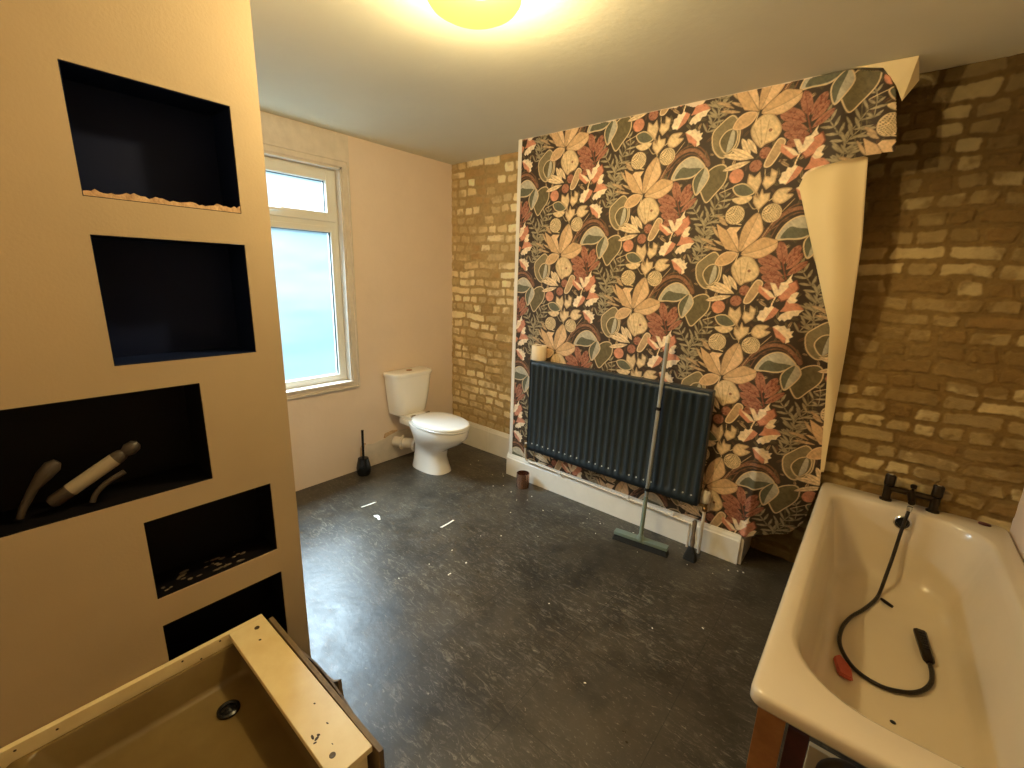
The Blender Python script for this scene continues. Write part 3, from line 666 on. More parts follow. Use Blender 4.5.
PAL = {'bg': (62, 50, 38), 'ol': (104, 94, 66), 'ol2': (130, 118, 88), 'br': (136, 98, 74), 'br2': (116, 82, 60), 'gg': (158, 146, 118), 'cr': (232, 208, 170),
       'cr2': (220, 196, 156), 'cr3': (186, 158, 122), 'g1': (98, 98, 80), 'g2': (184, 178, 160), 'rd': (164, 112, 90), 'rd2': (128, 74, 56),
       'pa': (224, 192, 152), 'pa2': (202, 168, 128), 'sa': (206, 142, 114), 'wh': (240, 220, 190)}
PAL = {k: srgb_arr(v) for k, v in PAL.items()}
CW, CH = 0.567, 0.665
def draw_cell(px=0.0015):
    nx, nz = int(round(CW / px)), int(round(CH / px))
    img = np.zeros((nz, nx, 3)); 
    X, Z = np.meshgrid((np.arange(nx) + 0.5) / nx * CW, (np.arange(nz) + 0.5) / nz * CH)
    img[:] = PAL['bg']
    nz1 = vnoise(X, Z, 70, 9, 2); nz2 = vnoise(X * 3 + Z * 3, Z * 0.6 - X * 0.6, 90, 19, 2)
    def catmull(P, n=5):
        P = np.array(P); o = []
        L = len(P)
        for i in range(L):
            a, b, c, d = P[i - 1], P[i], P[(i + 1) % L], P[(i + 2) % L]
            for k in range(n):
                t = k / n; o.append(0.5 * (2 * b + (c - a) * t + (2 * a - 5 * b + 4 * c - d) * t * t + (3 * b - a - 3 * c + d) * t ** 3))
        return np.array(o)
    def inside(P, x, z):
        r = np.zeros(x.shape, bool)
        for i in range(len(P)):
            (x1, z1), (x2, z2) = P[i - 1], P[i]
            if z1 == z2: continue
            r ^= ((z1 > z) != (z2 > z)) & (x < (x2 - x1) * (z - z1) / (z2 - z1) + x1)
        return r
    def dist(P, x, z, closed):
        dm = np.full(x.shape, 9.0)
        for i in range(0 if closed else 1, len(P)):
            a, b = P[i - 1], P[i]; ab = b - a; l2 = max(ab @ ab, 1e-12)
            t = np.clip(((x - a[0]) * ab[0] + (z - a[1]) * ab[1]) / l2, 0, 1)
            dm = np.minimum(dm, np.hypot(x - a[0] - t * ab[0], z - a[1] - t * ab[1]))
        return dm
    def paint(P, fn, margin=0.01):
        for i in (-2, -1, 0, 1, 2):
            for j in (-3, -2, -1, 0, 1, 2, 3):
                Q = P + np.array([i * CW, j * CH - i * CH / 2])
                lo = Q.min(0) - margin; hi = Q.max(0) + margin
                i0, i1 = max(int(lo[0] / CW * nx), 0), min(int(hi[0] / CW * nx) + 1, nx)
                j0, j1 = max(int(lo[1] / CH * nz), 0), min(int(hi[1] / CH * nz) + 1, nz)
                if i0 >= i1 or j0 >= j1: continue
                sl = (slice(j0, j1), slice(i0, i1))
                a, c = fn(Q, X[sl], Z[sl], sl)
                img[sl] = img[sl] * (1 - a[..., None]) + c * a[..., None]
    def tex(c, sl, amt=0.22): return c * (1 + amt * 2 * (nz1[sl][..., None] - 0.5) + amt * (nz2[sl][..., None] - 0.5) * 2.2)
    # faint undergrowth of dark leaves behind the motifs
    rs = np.random.RandomState(12); under = []
    PAL['u1'] = PAL['ol'] * 0.55 + PAL['bg'] * 0.45; PAL['u2'] = PAL['br2'] * 0.6 + PAL['bg'] * 0.4; PAL['u3'] = PAL['ol2'] * 0.7 + PAL['bg'] * 0.3
    for i in range(170):
        x, z, a, L = rs.uniform(0, CW), rs.uniform(0, CH), rs.uniform(0, 2 * PI), rs.uniform(0.025, 0.06)
        under.append(('f', ('u1', 'u2', 'u3', 'ol', 'cr3')[int(rs.choice([0, 0, 1, 1, 2, 2, 3, 4]))], [(x, z), (x + L * math.cos(a), z + L * math.sin(a))], L * 0.26, None, 'bg'))
    for s in under + SHAPES:
        k = s[0]
        if k == 'p':
            P = catmull(s[2]) if s[4] else np.array(s[2])
            def f(Q, x, z, sl):
                ins = inside(Q, x, z); d = dist(Q, x, z, True); sd = np.where(ins, d, -d)
                a = np.clip(sd / px + 0.5, 0, 1)
                c = tex(PAL[s[1]], sl)
                if s[3]:
                    e = np.clip((0.0042 - d) / px + 0.5, 0, 1) * (1 if s[3] != s[1] else 0)
                    c = c * (1 - e[..., None]) + PAL[s[3]] * e[..., None]; a = np.maximum(a, e * np.clip((0.002 + sd) / px, 0, 1))
                return a, c
            # dark halo so that shapes read apart
            def halo(Q, x, z, sl):
                d = np.where(inside(Q, x, z), 0, dist(Q, x, z, True)); return np.clip((0.004 - d) / 0.003, 0, 1) * 0.6, PAL['bg']
            if s[1] in ('pa', 'pa2', 'cr2', 'g2', 'ol', 'ol2', 'cr3'): paint(P, halo)
            paint(P, f)
        elif k == 'l':
            P = np.array(smooth_path([(x, z, 0) for x, z in s[2]], 4))[:, :2]
            def f(Q, x, z, sl):
                d = dist(Q, x, z, False); return np.clip((s[3] / 2 - d) / px + 0.5, 0, 1), tex(PAL[s[1]], sl, 0.4)
            paint(P, f, 0.015)
        elif k == 'f':
            A, B = np.array(s[2][0]), np.array(s[2][1]); u = B - A; L = np.hypot(*u); u = u / L; v = np.array([-u[1], u[0]])
            fat = 1.3 if s[1] == 'rd' else 1.0
            prof = [(0, 0.08 * fat), (.15, .55 * fat), (.35, .95 * fat), (.55, 1 * fat), (.75, .95 * fat), (.9, .62 * fat), (1, 0)] if fat > 1 else [(0, 0.08), (.15, .55), (.35, .95), (.55, 1), (.75, .8), (.9, .45), (1, 0)]
            P = np.array([A + u * L * t + v * s[3] / 2 * h for t, h in prof] + [A + u * L * t - v * s[3] / 2 * h for t, h in reversed(prof[:-1])])
            def f(Q, x, z, sl):
                ins = inside(Q, x, z); d = dist(Q, x, z, True); sd = np.where(ins, d, -d); a = np.clip(sd / px + 0.5, 0, 1)
                c = tex(PAL[s[1]], sl, 0.3)
                if s[5]:
                    mid = dist(np.array([Q[0], Q[6]]), x, z, False)
                    e = np.clip((0.0015 - mid) / px + 0.5, 0, 1); c = c * (1 - e[..., None]) + PAL[s[5]] * e[..., None]
                return a, c
            def halo(Q, x, z, sl):
                d = np.where(inside(Q, x, z), 0, dist(Q, x, z, True)); return np.clip((0.003 - d) / 0.003, 0, 1) * 0.55, PAL['bg']
            paint(P, halo); paint(P, f)
        elif k == 'c':
            A = np.array(s[2][0]); r = s[3]
            P = np.array([A + r * np.array([math.cos(t), math.sin(t)]) for t in np.linspace(0, 2 * PI, 20)[:-1]])
            def f(Q, x, z, sl):
                c0 = Q.mean(0); d = np.hypot(x - c0[0], z - c0[1]); a = np.clip((r - d) / px + 0.5, 0, 1)
                c = tex(PAL[s[1]], sl, 0.25)
                if s[4]:
                    g = (np.sin((x - c0[0]) * 520 + d * 200) * np.sin((z - c0[1]) * 520 - d * 150) > 0.35) & (d < r * 0.92)
                    c = np.where(g[..., None], PAL['ol'], c)
                return a, c
            paint(P, f)
    # freckles on the red fern leaves
    red = np.linalg.norm(img - PAL['rd'], axis=2) < 0.10
    sp = vnoise(X, Z, 160, 77, 1) > 0.72
    img[red & sp] = PAL['rd2']
    return img
CELL = draw_cell()
def paper_colour(X, Z):
    dx = X - 2.462; dz = Z - 1.748
    k = np.floor(dx / CW); u = dx - k * CW; v = (dz + k * CH / 2) % CH
    nz, nx = CELL.shape[:2]
    fu = u / CW * nx - 0.5; fv = v / CH * nz - 0.5
    i = np.floor(fu).astype(int); j = np.floor(fv).astype(int); a = (fu - i)[..., None]; b = (fv - j)[..., None]
    i0 = np.clip(i, 0, nx - 1); i1 = np.clip(i + 1, 0, nx - 1)
    g = lambda jj, ii: CELL[jj % nz, ii]
    return (g(j, i0) * (1 - a) + g(j, i1) * a) * (1 - b) + (g(j + 1, i0) * (1 - a) + g(j + 1, i1) * a) * b
def theta(z): return np.radians(33 - 28 * sstep(1.0, 2.0, z))
def paper_y(X, Z):
    f = np.maximum(X - (XB + 0.004), 0)
    soft = np.sqrt(f * f + 0.03 ** 2) - 0.03
    rip = 0.006 * np.sin(X * 38 + Z * 5) * sstep(0.0, 0.12, f) + 0.010 * np.sin(Z * 7 + 1.0) * sstep(0.03, 0.2, f)
    crease = -0.016 * np.exp(-((X - 2.715) / 0.018) ** 2) * sstep(1.0, 0.35, Z)
    return -D - 0.0015 + soft * np.tan(theta(Z)) + rip + crease
st = 0.003
X, Z = np.meshgrid(np.arange(XA + 0.022, 3.05, st), np.arange(0.176, H, st))
C = paper_colour(X, Z)
P = np.stack([X, paper_y(X, Z), Z], -1)
zr = np.array([0.17, 0.30, 0.55, 0.80, 1.39, 1.70, 2.05, 2.10, 2.13, 2.150, 2.158, 2.16, 2.25, 2.40, 2.46, 2.49, 2.512, 2.52])
xr = np.array([2.86, 2.96, 3.0, 2.972, 2.915, 2.81, 2.690, 2.705, 2.76, 2.88, 2.93, 3.018, 3.010, 2.980, 2.950, 2.91, 2.84, 2.82])
nb = (vnoise(X, Z, 30, 55, 2) - 0.5)
right = np.interp(Z, zr, xr) + nb * 0.006
bot = 0.178 + np.maximum(X - 2.70, 0) * 0.25 + nb * 0.01 * (X > 2.68)
topz = 2.5185 - np.maximum(vnoise(X, Z * 0, 14, 66, 3) - 0.62, 0) * 0.03 - 0.02 * np.exp(-((X - 2.14) / 0.035) ** 2)
keepv = (X < right) & (Z > bot) & (Z < topz)
keep = keepv[:-1, :-1] & keepv[1:, 1:] & keepv[1:, :-1] & keepv[:-1, 1:]
M['paper'] = attr_mat('dark botanical printed wallpaper', 0.62, bump=0.05, bscale=90, spec=0.35)
wall_paper = grid_mesh('wallpaper', P, C, keep, M['paper'])
tag(wall_paper, 'dark botanical wallpaper with cream, red and green leaves on the chimney breast, right edge peeling', 'wallpaper')
md = wall_paper.modifiers.new('thickness', 'SOLIDIFY'); md.thickness = 0.0006; md.offset = 1
# the torn strip that folds over and shows its blank cream back
zs_ = np.linspace(0.62, 2.156, 120); us_ = np.linspace(0, 1, 26)
U, ZZ = np.meshgrid(us_, zs_)
xl = np.interp(ZZ, zr, xr) - 0.004
xrr = np.interp(ZZ, [0.62, 0.80, 1.40, 1.80, 2.156], [3.003, 2.996, 2.987, 2.968, 2.927])
xrr = np.maximum(xrr, xl + 0.002)
XX = xl + (xrr - xl) * U
py = paper_y(xl, ZZ)
width = (xrr - xl)
tuck = sstep(1.95, 2.15, ZZ)
YY = paper_y(XX, ZZ) - 0.006 - 0.10 * width * np.sin(U * PI) * (1 - tuck) + 0.035 * tuck * U + 0.004 * np.sin(ZZ * 9 + U * 3)
fl = grid_mesh('folded_back_strip', np.stack([XX, YY, ZZ], -1), np.ones(XX.shape + (3,)), np.ones((119, 25), bool), M['paper_back'], wall_paper)
md = fl.modifiers.new('thickness', 'SOLIDIFY'); md.thickness = 0.0008
fl['label'] = 'blank cream back of the torn strip'
# pale torn corner of paper hanging under the ceiling
def sheet(name, pts, m, parent, th=0.001):
    bm = new(); vs = [bm.verts.new(p) for p in pts]; bm.faces.new(vs)
    bmesh.ops.triangulate(bm, faces=bm.faces[:])
    o = fin(name, bm, m, parent, origin=None); md = o.modifiers.new('thickness', 'SOLIDIFY'); md.thickness = th; return o
sheet('torn_corner', [(2.82, -0.247, 2.5165), (3.03, -0.225, 2.5165), (3.045, -0.14, 2.45), (3.005, -0.21, 2.36), (2.975, -0.225, 2.42), (2.92, -0.235, 2.495)], M['paper_back'], wall_paper)

# ================================================================ RADIATOR AND ITS PIPES
RX0, RX1, RZ0, RZ1, RY = 1.195, 2.455, 0.315, 1.010, -0.340
r = thing('radiator', ((RX0 + RX1) / 2, -D - 0.05, RZ0), 'long dark blue grey panel radiator hung on the wallpapered chimney breast', 'radiator')
n = 25; pitch = (RX1 - RX0 - 0.03) / n
prof = []
for i in range(n):
    x = RX0 + 0.015 + i * pitch
    for u, dy in ((0.0, 0), (0.14, 0), (0.24, 0.004), (0.34, 0.0115), (0.46, 0.013), (0.62, 0.013), (0.74, 0.0115), (0.84, 0.004), (0.94, 0)):
        prof.append((x + u * pitch, dy))
bm = new()
levels = [(RZ0 + 0.004, 0, 0.006), (RZ0 + 0.0, 0, 0), (RZ0 + 0.048, 0, 0), (RZ0 + 0.064, 1, 0), (RZ1 - 0.05, 1, 0), (RZ1 - 0.038, 0, 0), (RZ1 - 0.012, 0, 0)]
rings = []
for z, k, off in levels[1:]:
    rings.append([(RX0, RY + 0.004, z)] + [(x, RY + dy * k, z) for x, dy in prof] + [(RX1, RY + 0.004, z)])
ringcap(bm, rings, closed=False, cap0=False, cap1=False)
o = fin('front_panel', bm, M['rad'], r, smooth=50); md = o.modifiers.new('t', 'SOLIDIFY'); md.thickness = 0.0015; md.offset = -1
bm = new(); box(bm, (RX0 - 0.003, RY - 0.002, RZ1 - 0.014), (RX1 + 0.003, RY + 0.055, RZ1), 0.004)
fin('top_cover', bm, M['rad'], r)
for s, x in ((0, RX0 - 0.004), (1, RX1 + 0.001)):
    fin('side_cover', bx((x, RY - 0.001, RZ0 + 0.004), (x + 0.003, RY + 0.052, RZ1 - 0.004), 0.001), M['rad'], r)
fin('back_panel', bx((RX0 + 0.01, RY + 0.036, RZ0 + 0.01), (RX1 - 0.01, RY + 0.048, RZ1 - 0.02), 0.003), M['rad'], r)
for x in (RX0 + 0.2, RX1 - 0.2): fin('wall_bracket', bx((x, RY + 0.045, RZ0 + 0.05), (x + 0.03, -D - 0.004, RZ1 - 0.08)), M['rad'], r)
bm = new()
for i in range(n):
    if i in (9, 15, 20, 21): continue
    x = RX0 + 0.015 + (i + 0.54) * pitch
    lathe(bm, [(0.0055, 0), (0.005, 0.0012), (0.0, 0.0018)], (x, RY + 0.004, RZ0 + 0.058), 10, (0, -1, 0.4))
o = fin('worn_spot', bm, M['rad_chip'], r, smooth=True); o['label'] = 'bare metal spots at the foot of the grooves'; o['kind'] = 'stuff'

v = thing('radiator_pipe', (1.140, -0.285, 0), 'thin white copper pipe running along the skirting from the left end of the radiator', 'pipe')
bm = new(); tube(bm, [(1.190, -0.300, 0.345), (1.160, -0.300, 0.345), (1.142, -0.292, 0.335), (1.140, -0.288, 0.30), (1.138, -0.280, 0.215), (1.150, -0.272, 0.190), (1.20, -0.270, 0.183), (1.8, -0.270, 0.176), (2.36, -0.270, 0.160), (2.405, -0.272, 0.15), (2.415, -0.274, 0.12), (2.416, -0.274, 0.0)], 0.0075, 12, 6)
fin('pipe', bm, M['pipe'], v, smooth=True)
bm = new(); lathe(bm, [(0.011, 0), (0.013, 0.003), (0.013, 0.02), (0.010, 0.024), (0.010, 0.042), (0.012, 0.045), (0.012, 0.055)], (1.140, -0.289, 0.30), 16)
fin('lockshield_valve', bm, M['brass'], v, smooth=True)
for x in (1.45, 2.0, 2.3): fin('pipe_clip', bx((x, -0.279, 0.160), (x + 0.014, -0.2575, 0.190), 0.002), M['white_trim'], v)

t = thing('thermostatic_valve', (2.492, -0.292, 0), 'cream radiator valve on an upright white pipe at the right end of the radiator', 'valve')
bm = new(); tube(bm, [(2.492, -0.292, 0), (2.492, -0.292, 0.30)], 0.0095, 16); fin('pipe', bm, M['pipe'], t, smooth=True)
bm = new(); lathe(bm, [(0.013, 0), (0.016, 0.004), (0.016, 0.022), (0.012, 0.026), (0.012, 0.04), (0.015, 0.044), (0.015, 0.052)], (2.492, -0.292, 0.28), 16)
lathe(bm, [(0.010, 0), (0.010, 0.035)], (2.492, -0.292, 0.312), 12, (-1, 0, 0))
fin('valve_body', bm, M['brass'], t, smooth=True)
bm = new(); lathe(bm, [(0.017, 0), (0.021, 0.006), (0.022, 0.030), (0.019, 0.055), (0.018, 0.070), (0.012, 0.078), (0, 0.079)], (2.492, -0.292, 0.333), 20)
fin('valve_head', bm, M['pipe'], t, smooth=True)
bm = new(); lathe(bm, [(0.010, 0), (0.010, 0.006), (0, 0.007)], (2.492, -0.292, 0.4125), 14); fin('valve_cap', bm, M['brass'], t, smooth=True)

# ================================================================ TOILET ROLL ON THE RADIATOR
tr = thing('toilet_roll', (1.236, RY + 0.034, RZ1), 'cream toilet roll standing on the left end of the radiator top', 'toilet roll')
c = (1.236, RY + 0.044, RZ1)
bm = new(); lathe(bm, [(0.022, 0.0), (0.052, 0.0), (0.054, 0.004), (0.054, 0.100), (0.052, 0.104), (0.022, 0.104), (0.022, 0.0)], c, 40, cap0=False, cap1=False)
fin('paper', bm, M['roll'], tr, smooth=True)
bm = new(); lathe(bm, [(0.0205, 0.001), (0.0218, 0.001), (0.0218, 0.103), (0.0205, 0.103), (0.0205, 0.001)], c, 24, cap0=False, cap1=False)
fin('card_tube', bm, M['card'], tr, smooth=True)

# ================================================================ TOILET
YC = -0.595
t = thing('toilet', (0.40, YC, 0), 'white close coupled toilet with its lid down in the brick corner', 'toilet')
bm = new()
rings = []
for z, x1, hw in ((0.425, 0.150, 0.145), (0.432, 0.160, 0.158), (0.50, 0.172, 0.168), (0.62, 0.188, 0.182), (0.755, 0.196, 0.194), (0.758, 0.196, 0.194)):
    rings.append([Vector(p) for p in rrect(0.012, x1, YC - hw, YC + hw, [0.075, 0.02, 0.02, 0.075], z, 8)])
ringcap(bm, rings)
fin('cistern', bm, M['ceramic'], t, smooth=True)
bm = new(); rings = []
for z, e in ((0.757, -0.004), (0.760, 0.004), (0.778, 0.008), (0.788, 0.006), (0.793, -0.002), (0.796, -0.02)):
    rings.append([Vector(p) for p in rrect(0.012 - min(e, 0), 0.200 + e, YC - 0.199 - e, YC + 0.199 + e, [0.085, 0.02, 0.02, 0.085], z, 8)])
ringcap(bm, rings)
lid_c = fin('cistern_lid', bm, M['ceramic'], t, smooth=True)
bm = new(); lathe(bm, [(0.026, 0), (0.026, 0.004), (0.023, 0.006), (0.019, 0.005), (0.018, 0.007), (0, 0.0075)], (0.105, YC, 0.795), 28)
fin('flush_button', bm, M['brassy'], lid_c, smooth=True)
# pan: foot, waist and bowl lofted as one skin
bm = new(); rings = []
for z, cx, rf, rb, ry, pw in ((0.0, 0.37, 0.200, 0.175, 0.118, 2.6), (0.012, 0.37, 0.198, 0.173, 0.116, 2.6), (0.06, 0.37, 0.182, 0.17, 0.104, 2.5), (0.13, 0.375, 0.160, 0.17, 0.096, 2.3),
                      (0.19, 0.385, 0.165, 0.18, 0.100, 2.2), (0.235, 0.41, 0.205, 0.20, 0.124, 2.1), (0.285, 0.44, 0.265, 0.23, 0.152, 2.1), (0.335, 0.455, 0.305, 0.26, 0.172, 2.1),
                      (0.375, 0.455, 0.31, 0.27, 0.181, 2.15), (0.398, 0.455, 0.308, 0.27, 0.181, 2.2), (0.402, 0.455, 0.301, 0.265, 0.176, 2.2)):
    rings.append(superring(cx, YC, rf, rb, ry, z, 48, pw))
ringcap(bm, rings)
box(bm, (0.10, YC - 0.115, 0.35), (0.26, YC + 0.115, 0.400), 0.015)
box(bm, (0.015, YC - 0.10, 0.395), (0.24, YC + 0.10, 0.430), 0.012)
fin('pan', bm, M['ceramic'], t, smooth=True)
bm = new(); rings = []
for z, e in ((0.4035, -0.004), (0.406, 0.002), (0.416, 0.004), (0.4195, 0.0)):
    rings.append(superring(0.47, YC, 0.297 + e, 0.225 + e, 0.183 + e, z, 56, 2.25))
ringcap(bm, rings); fin('seat', bm, M['seat'], t, smooth=True)
bm = new(); rings = []
for z, e in ((0.4205, -0.004), (0.423, 0.003), (0.435, 0.004), (0.441, 0.0), (0.4445, -0.012), (0.446, -0.05), (0.4465, -0.12)):
    rings.append(superring(0.47, YC, 0.297 + e, 0.225 + e, 0.183 + e, z, 56, 2.25))
ringcap(bm, rings); lid = fin('lid', bm, M['seat'], t, smooth=True)
for s in (-1, 1):
    bm = new(); tube(bm, [(0.243, YC + s * 0.075 - 0.02, 0.435), (0.243, YC + s * 0.075 + 0.02, 0.435)], 0.011, 14); fin('hinge', bm, M['chrome'], lid, smooth=True)
# connector from the pan to the waste in the wall
bm = new()
tube(bm, [(0.235, YC - 0.01, 0.165), (0.16, YC - 0.04, 0.165), (0.10, YC - 0.075, 0.165), (0.02, YC - 0.11, 0.165)], 0.044, 24, 5)
fin('waste_pipe', bm, M['pipe'], t, smooth=True)
bm = new()
lathe(bm, [(0.052, 0), (0.062, 0.004), (0.064, 0.02), (0.058, 0.032), (0.052, 0.036)], (0.215, YC - 0.02, 0.166), 28, (-1, -0.5, 0.05))
lathe(bm, [(0.054, 0), (0.061, 0.003), (0.061, 0.016), (0.054, 0.02)], (0.10, YC - 0.075, 0.165), 28, (-1, -0.6, 0.05))
fin('rubber_collar', bm, M['old_paint'], t, smooth=True)
# rough patch of plaster in the corner behind
bm = new(); rs = random.Random(2); base = [(-1.02, 0.0), (-1.02, 0.11), (-0.99, 0.16), (-0.985, 0.205), (-0.90, 0.185), (-0.82, 0.205), (-0.76, 0.23), (-0.68, 0.245), (-0.55, 0.235), (-0.47, 0.19), (-0.45, 0.10), (-0.45, 0.0)]
prism(bm, [(y + rs.uniform(-.006, .006), z + (rs.uniform(-.006, .006) if z > 0 else 0)) for y, z in base], 'x', 0.0, 0.012)
bmesh.ops.bevel(bm, geom=list(bm.edges), offset=0.005, segments=2, affect='EDGES')
fin('boxing_patch', bm, M['old_paint'], wl)
bm = new(); prism(bm, [(-1.03, 0.10), (-1.025, 0.19), (-1.0, 0.225), (-0.975, 0.215), (-0.985, 0.16), (-1.01, 0.11)], 'x', 0, 0.006)
prism(bm, [(-0.80, 0.215), (-0.79, 0.25), (-0.72, 0.262), (-0.66, 0.255), (-0.68, 0.235), (-0.76, 0.218)], 'x', 0, 0.010)
fin('bare_plaster_spot', bm, M['plaster'], wl)

# ================================================================ TOILET BRUSH
t = thing('toilet_brush', (0.098, -1.062, 0), 'black toilet brush in a pear shaped black holder against the wall under the window', 'toilet brush')
c = (0.098, -1.062, 0)
bm = new(); lathe(bm, [(0.046, 0), (0.049, 0.004), (0.055, 0.035), (0.056, 0.06), (0.050, 0.095), (0.043, 0.125), (0.041, 0.14), (0.037, 0.14), (0.039, 0.12), (0.046, 0.09), (0.05, 0.06), (0.045, 0.01)], c, 32)
fin('holder', bm, M['black_pl'], t, smooth=True)
bm = new(); tube(bm, [(0.098, -1.062, 0.02), (0.099, -1.058, 0.36), (0.099, -1.058, 0.375)], [0.009, 0.010, 0.011], 14); lathe(bm, [(0.036, 0), (0.037, 0.004), (0.02, 0.010)], (0.098, -1.062, 0.138), 24)
fin('handle', bm, M['black_pl'], t, smooth=True)
bm = new(); lathe(bm, [(0.02, 0), (0.034, 0.01), (0.034, 0.06), (0.02, 0.075)], (0.098, -1.062, 0.02), 20); fin('bristles', bm, M['bristle'], t, smooth=True)

# ================================================================ RIBBED COPPER TUMBLER
bm = new(); seg = 64; rings = []
for R, h, inner in ((0.044, 0, 0), (0.046, 0.004, 0), (0.048, 0.06, 0), (0.0495, 0.118, 0), (0.0465, 0.118, 1), (0.043, 0.02, 1), (0.002, 0.012, 1)):
    ring = []
    for k in range(seg):
        a = 2 * PI * k / seg; rr = R + (0.0026 * math.cos(a * 16) if not inner and 0 < h < 0.118 else 0)
        ring.append(Vector((1.176 + rr * math.cos(a), -0.352 + rr * math.sin(a), h)))
    rings.append(ring)
ringcap(bm, rings); o = fin('tumbler', bm, M['copper'], smooth=True, origin=(1.178, -0.345, 0))
tag(o, 'small ribbed copper coloured tumbler on the floor by the white skirting', 'tumbler')

# ================================================================ BROOM LEANING ON THE RADIATOR
t = thing('broom', (2.195, -0.475, 0), 'long grey handled broom leaning against the radiator, its green head on the floor', 'broom')
def on(p, q, u): return Vector(p) * (1 - u) + Vector(q) * u
A = Vector((2.197, -0.475, 0.055)); B = Vector((2.172, -0.325, 1.275))
bm = new(); tube(bm, [on(A, B, 0.22), on(A, B, 0.985)], 0.0115, 18); fin('handle', bm, M['pole'], t, smooth=True)
bm = new(); tube(bm, [on(A, B, -0.01), on(A, B, 0.005), on(A, B, 0.22)], [0.019, 0.013, 0.0122], 18); hh = fin('lower_handle', bm, M['green_pl'], t, smooth=True); hh['label'] = 'green lower part of the handle'
for u in (0.255, 0.66):
    bm = new(); tube(bm, [on(A, B, u - 0.008), on(A, B, u - 0.006), on(A, B, u + 0.006), on(A, B, u + 0.008)], [0.0125, 0.0155, 0.0155, 0.0125], 16); fin('joint_ring', bm, M['black_pl'], t, smooth=True)
bm = new(); tube(bm, [on(A, B, 0.975), on(A, B, 0.985), on(A, B, 1.0), on(A, B, 1.012)], [0.0125, 0.0145, 0.0135, 0.006], 16)
fin('end_cap', bm, M['pipe'], t, smooth=True)
mt = Matrix.Translation((2.197, -0.468, 0)) @ Matrix.Rotation(math.radians(7), 4, 'Z')
b2 = bx((-0.165, -0.024, 0.034), (0.165, 0.024, 0.056), 0.005); bm = new(); merge(bm, b2, mt); b2 = new(); lathe(b2, [(0.026, 0), (0.022, 0.012), (0.017, 0.026)], (0, -0.006, 0.053), 20); merge(bm, b2, mt)
fin('head', bm, M['green_pl'], t, smooth=True)
b2 = new(); rings = []
for z, e in ((0.0, 0.008), (0.012, 0.005), (0.036, -0.002)):
    rings.append([Vector(p) for p in rrect(-0.163 - e, 0.163 + e, -0.022 - e, 0.022 + e, 0.008, z, 3)])
ringcap(b2, rings); bm = new(); merge(bm, b2, mt); fin('bristles', bm, M['bristle'], t)

# ================================================================ HAND BRUSH STOOD AGAINST THE SKIRTING
t = thing('hand_brush', (2.47, -0.36, 0), 'small dark brush with a worn wooden handle stood upright beside the valve pipe', 'brush')
bm = new(); tube(bm, [(2.475, -0.385, 0.075), (2.471, -0.37, 0.10), (2.464, -0.352, 0.14), (2.458, -0.330, 0.18), (2.455, -0.318, 0.205), (2.455, -0.312, 0.215)], [0.010, 0.014, 0.010, 0.012, 0.014, 0.006], 14, 0)
fin('handle', bm, M['wood_dark'], t, smooth=True)
bm = new(); rings = []
for z, e, dy in ((0.0, 0.012, 0), (0.02, 0.010, 0), (0.055, 0.0, 0.004), (0.078, -0.014, 0.008), (0.084, -0.018, 0.008)):
    rings.append([Vector(p) for p in rrect(2.450 - e, 2.500 + e, -0.410 - e * 0.6 + dy, -0.378 + e * 0.6 + dy, 0.012, z, 4)])
ringcap(bm, rings); fin('bristles', bm, M['bristle'], t, smooth=True)

# ================================================================ SCRAPS AND PAINT FLAKES
def flake(pts, z, name, label, cat, group=None):
    bm = new(); prism(bm, pts, 'z', 0.0002, z); cx = sum(p[0] for p in pts) / len(pts); cy = sum(p[1] for p in pts) / len(pts)
    o = fin(name, bm, M['scrap'], origin=(cx, cy, 0)); tag(o, label, cat, group)
flake([(0.546, -1.368), (0.556, -1.366), (0.566, -1.31), (0.565, -1.255), (0.556, -1.27), (0.552, -1.32)], 0.003, 'paper_scrap', 'thin white paper sliver on the floor, the one nearest the toilet brush', 'paper scrap')
flake([(0.705, -1.372), (0.722, -1.350), (0.745, -1.350), (0.785, -1.370), (0.775, -1.382), (0.745, -1.372), (0.73, -1.378)], 0.003, 'paper_scrap', 'short hooked white paper scrap just in front of the thin sliver', 'paper scrap')
flake([(1.142, -1.165), (1.154, -1.160), (1.152, -1.10), (1.146, -1.045), (1.138, -1.05), (1.142, -1.10)], 0.003, 'paper_scrap', 'straight white sliver lying alone in the middle of the floor', 'paper scrap')
rs = random.Random(11)
proto = None
spots = []
for i in range(26): spots.append((rs.uniform(1.0, 2.75), rs.uniform(-0.55, -0.31)))
for i in range(6): spots.append((rs.uniform(0.55, 0.95), rs.uniform(-0.45, -0.1)))
for i in range(14): spots.append((rs.uniform(1.2, 2.75), rs.uniform(-1.7, -0.7)))
for i, (x, y) in enumerate(spots):
    if proto is None:
        bm = new(); prism(bm, [(-.007, -.004), (.002, -.006), (.008, 0), (.003, .006), (-.005, .004)], 'z', 0.0002, 0.0022)
        proto = fin('paint_flake', bm, M['scrap']); o = proto
    else:
        o = proto.copy(); COL.objects.link(o)
    o.location = (x, y, 0); o.rotation_euler = (0, 0, rs.uniform(0, 6)); s = rs.uniform(0.3, 0.85); o.scale = (s, s * rs.uniform(.6, 1), 1)
    tag(o, 'tiny white flake of paint lying on the black floor', 'paint flake', 'paint flakes scattered on the floor')

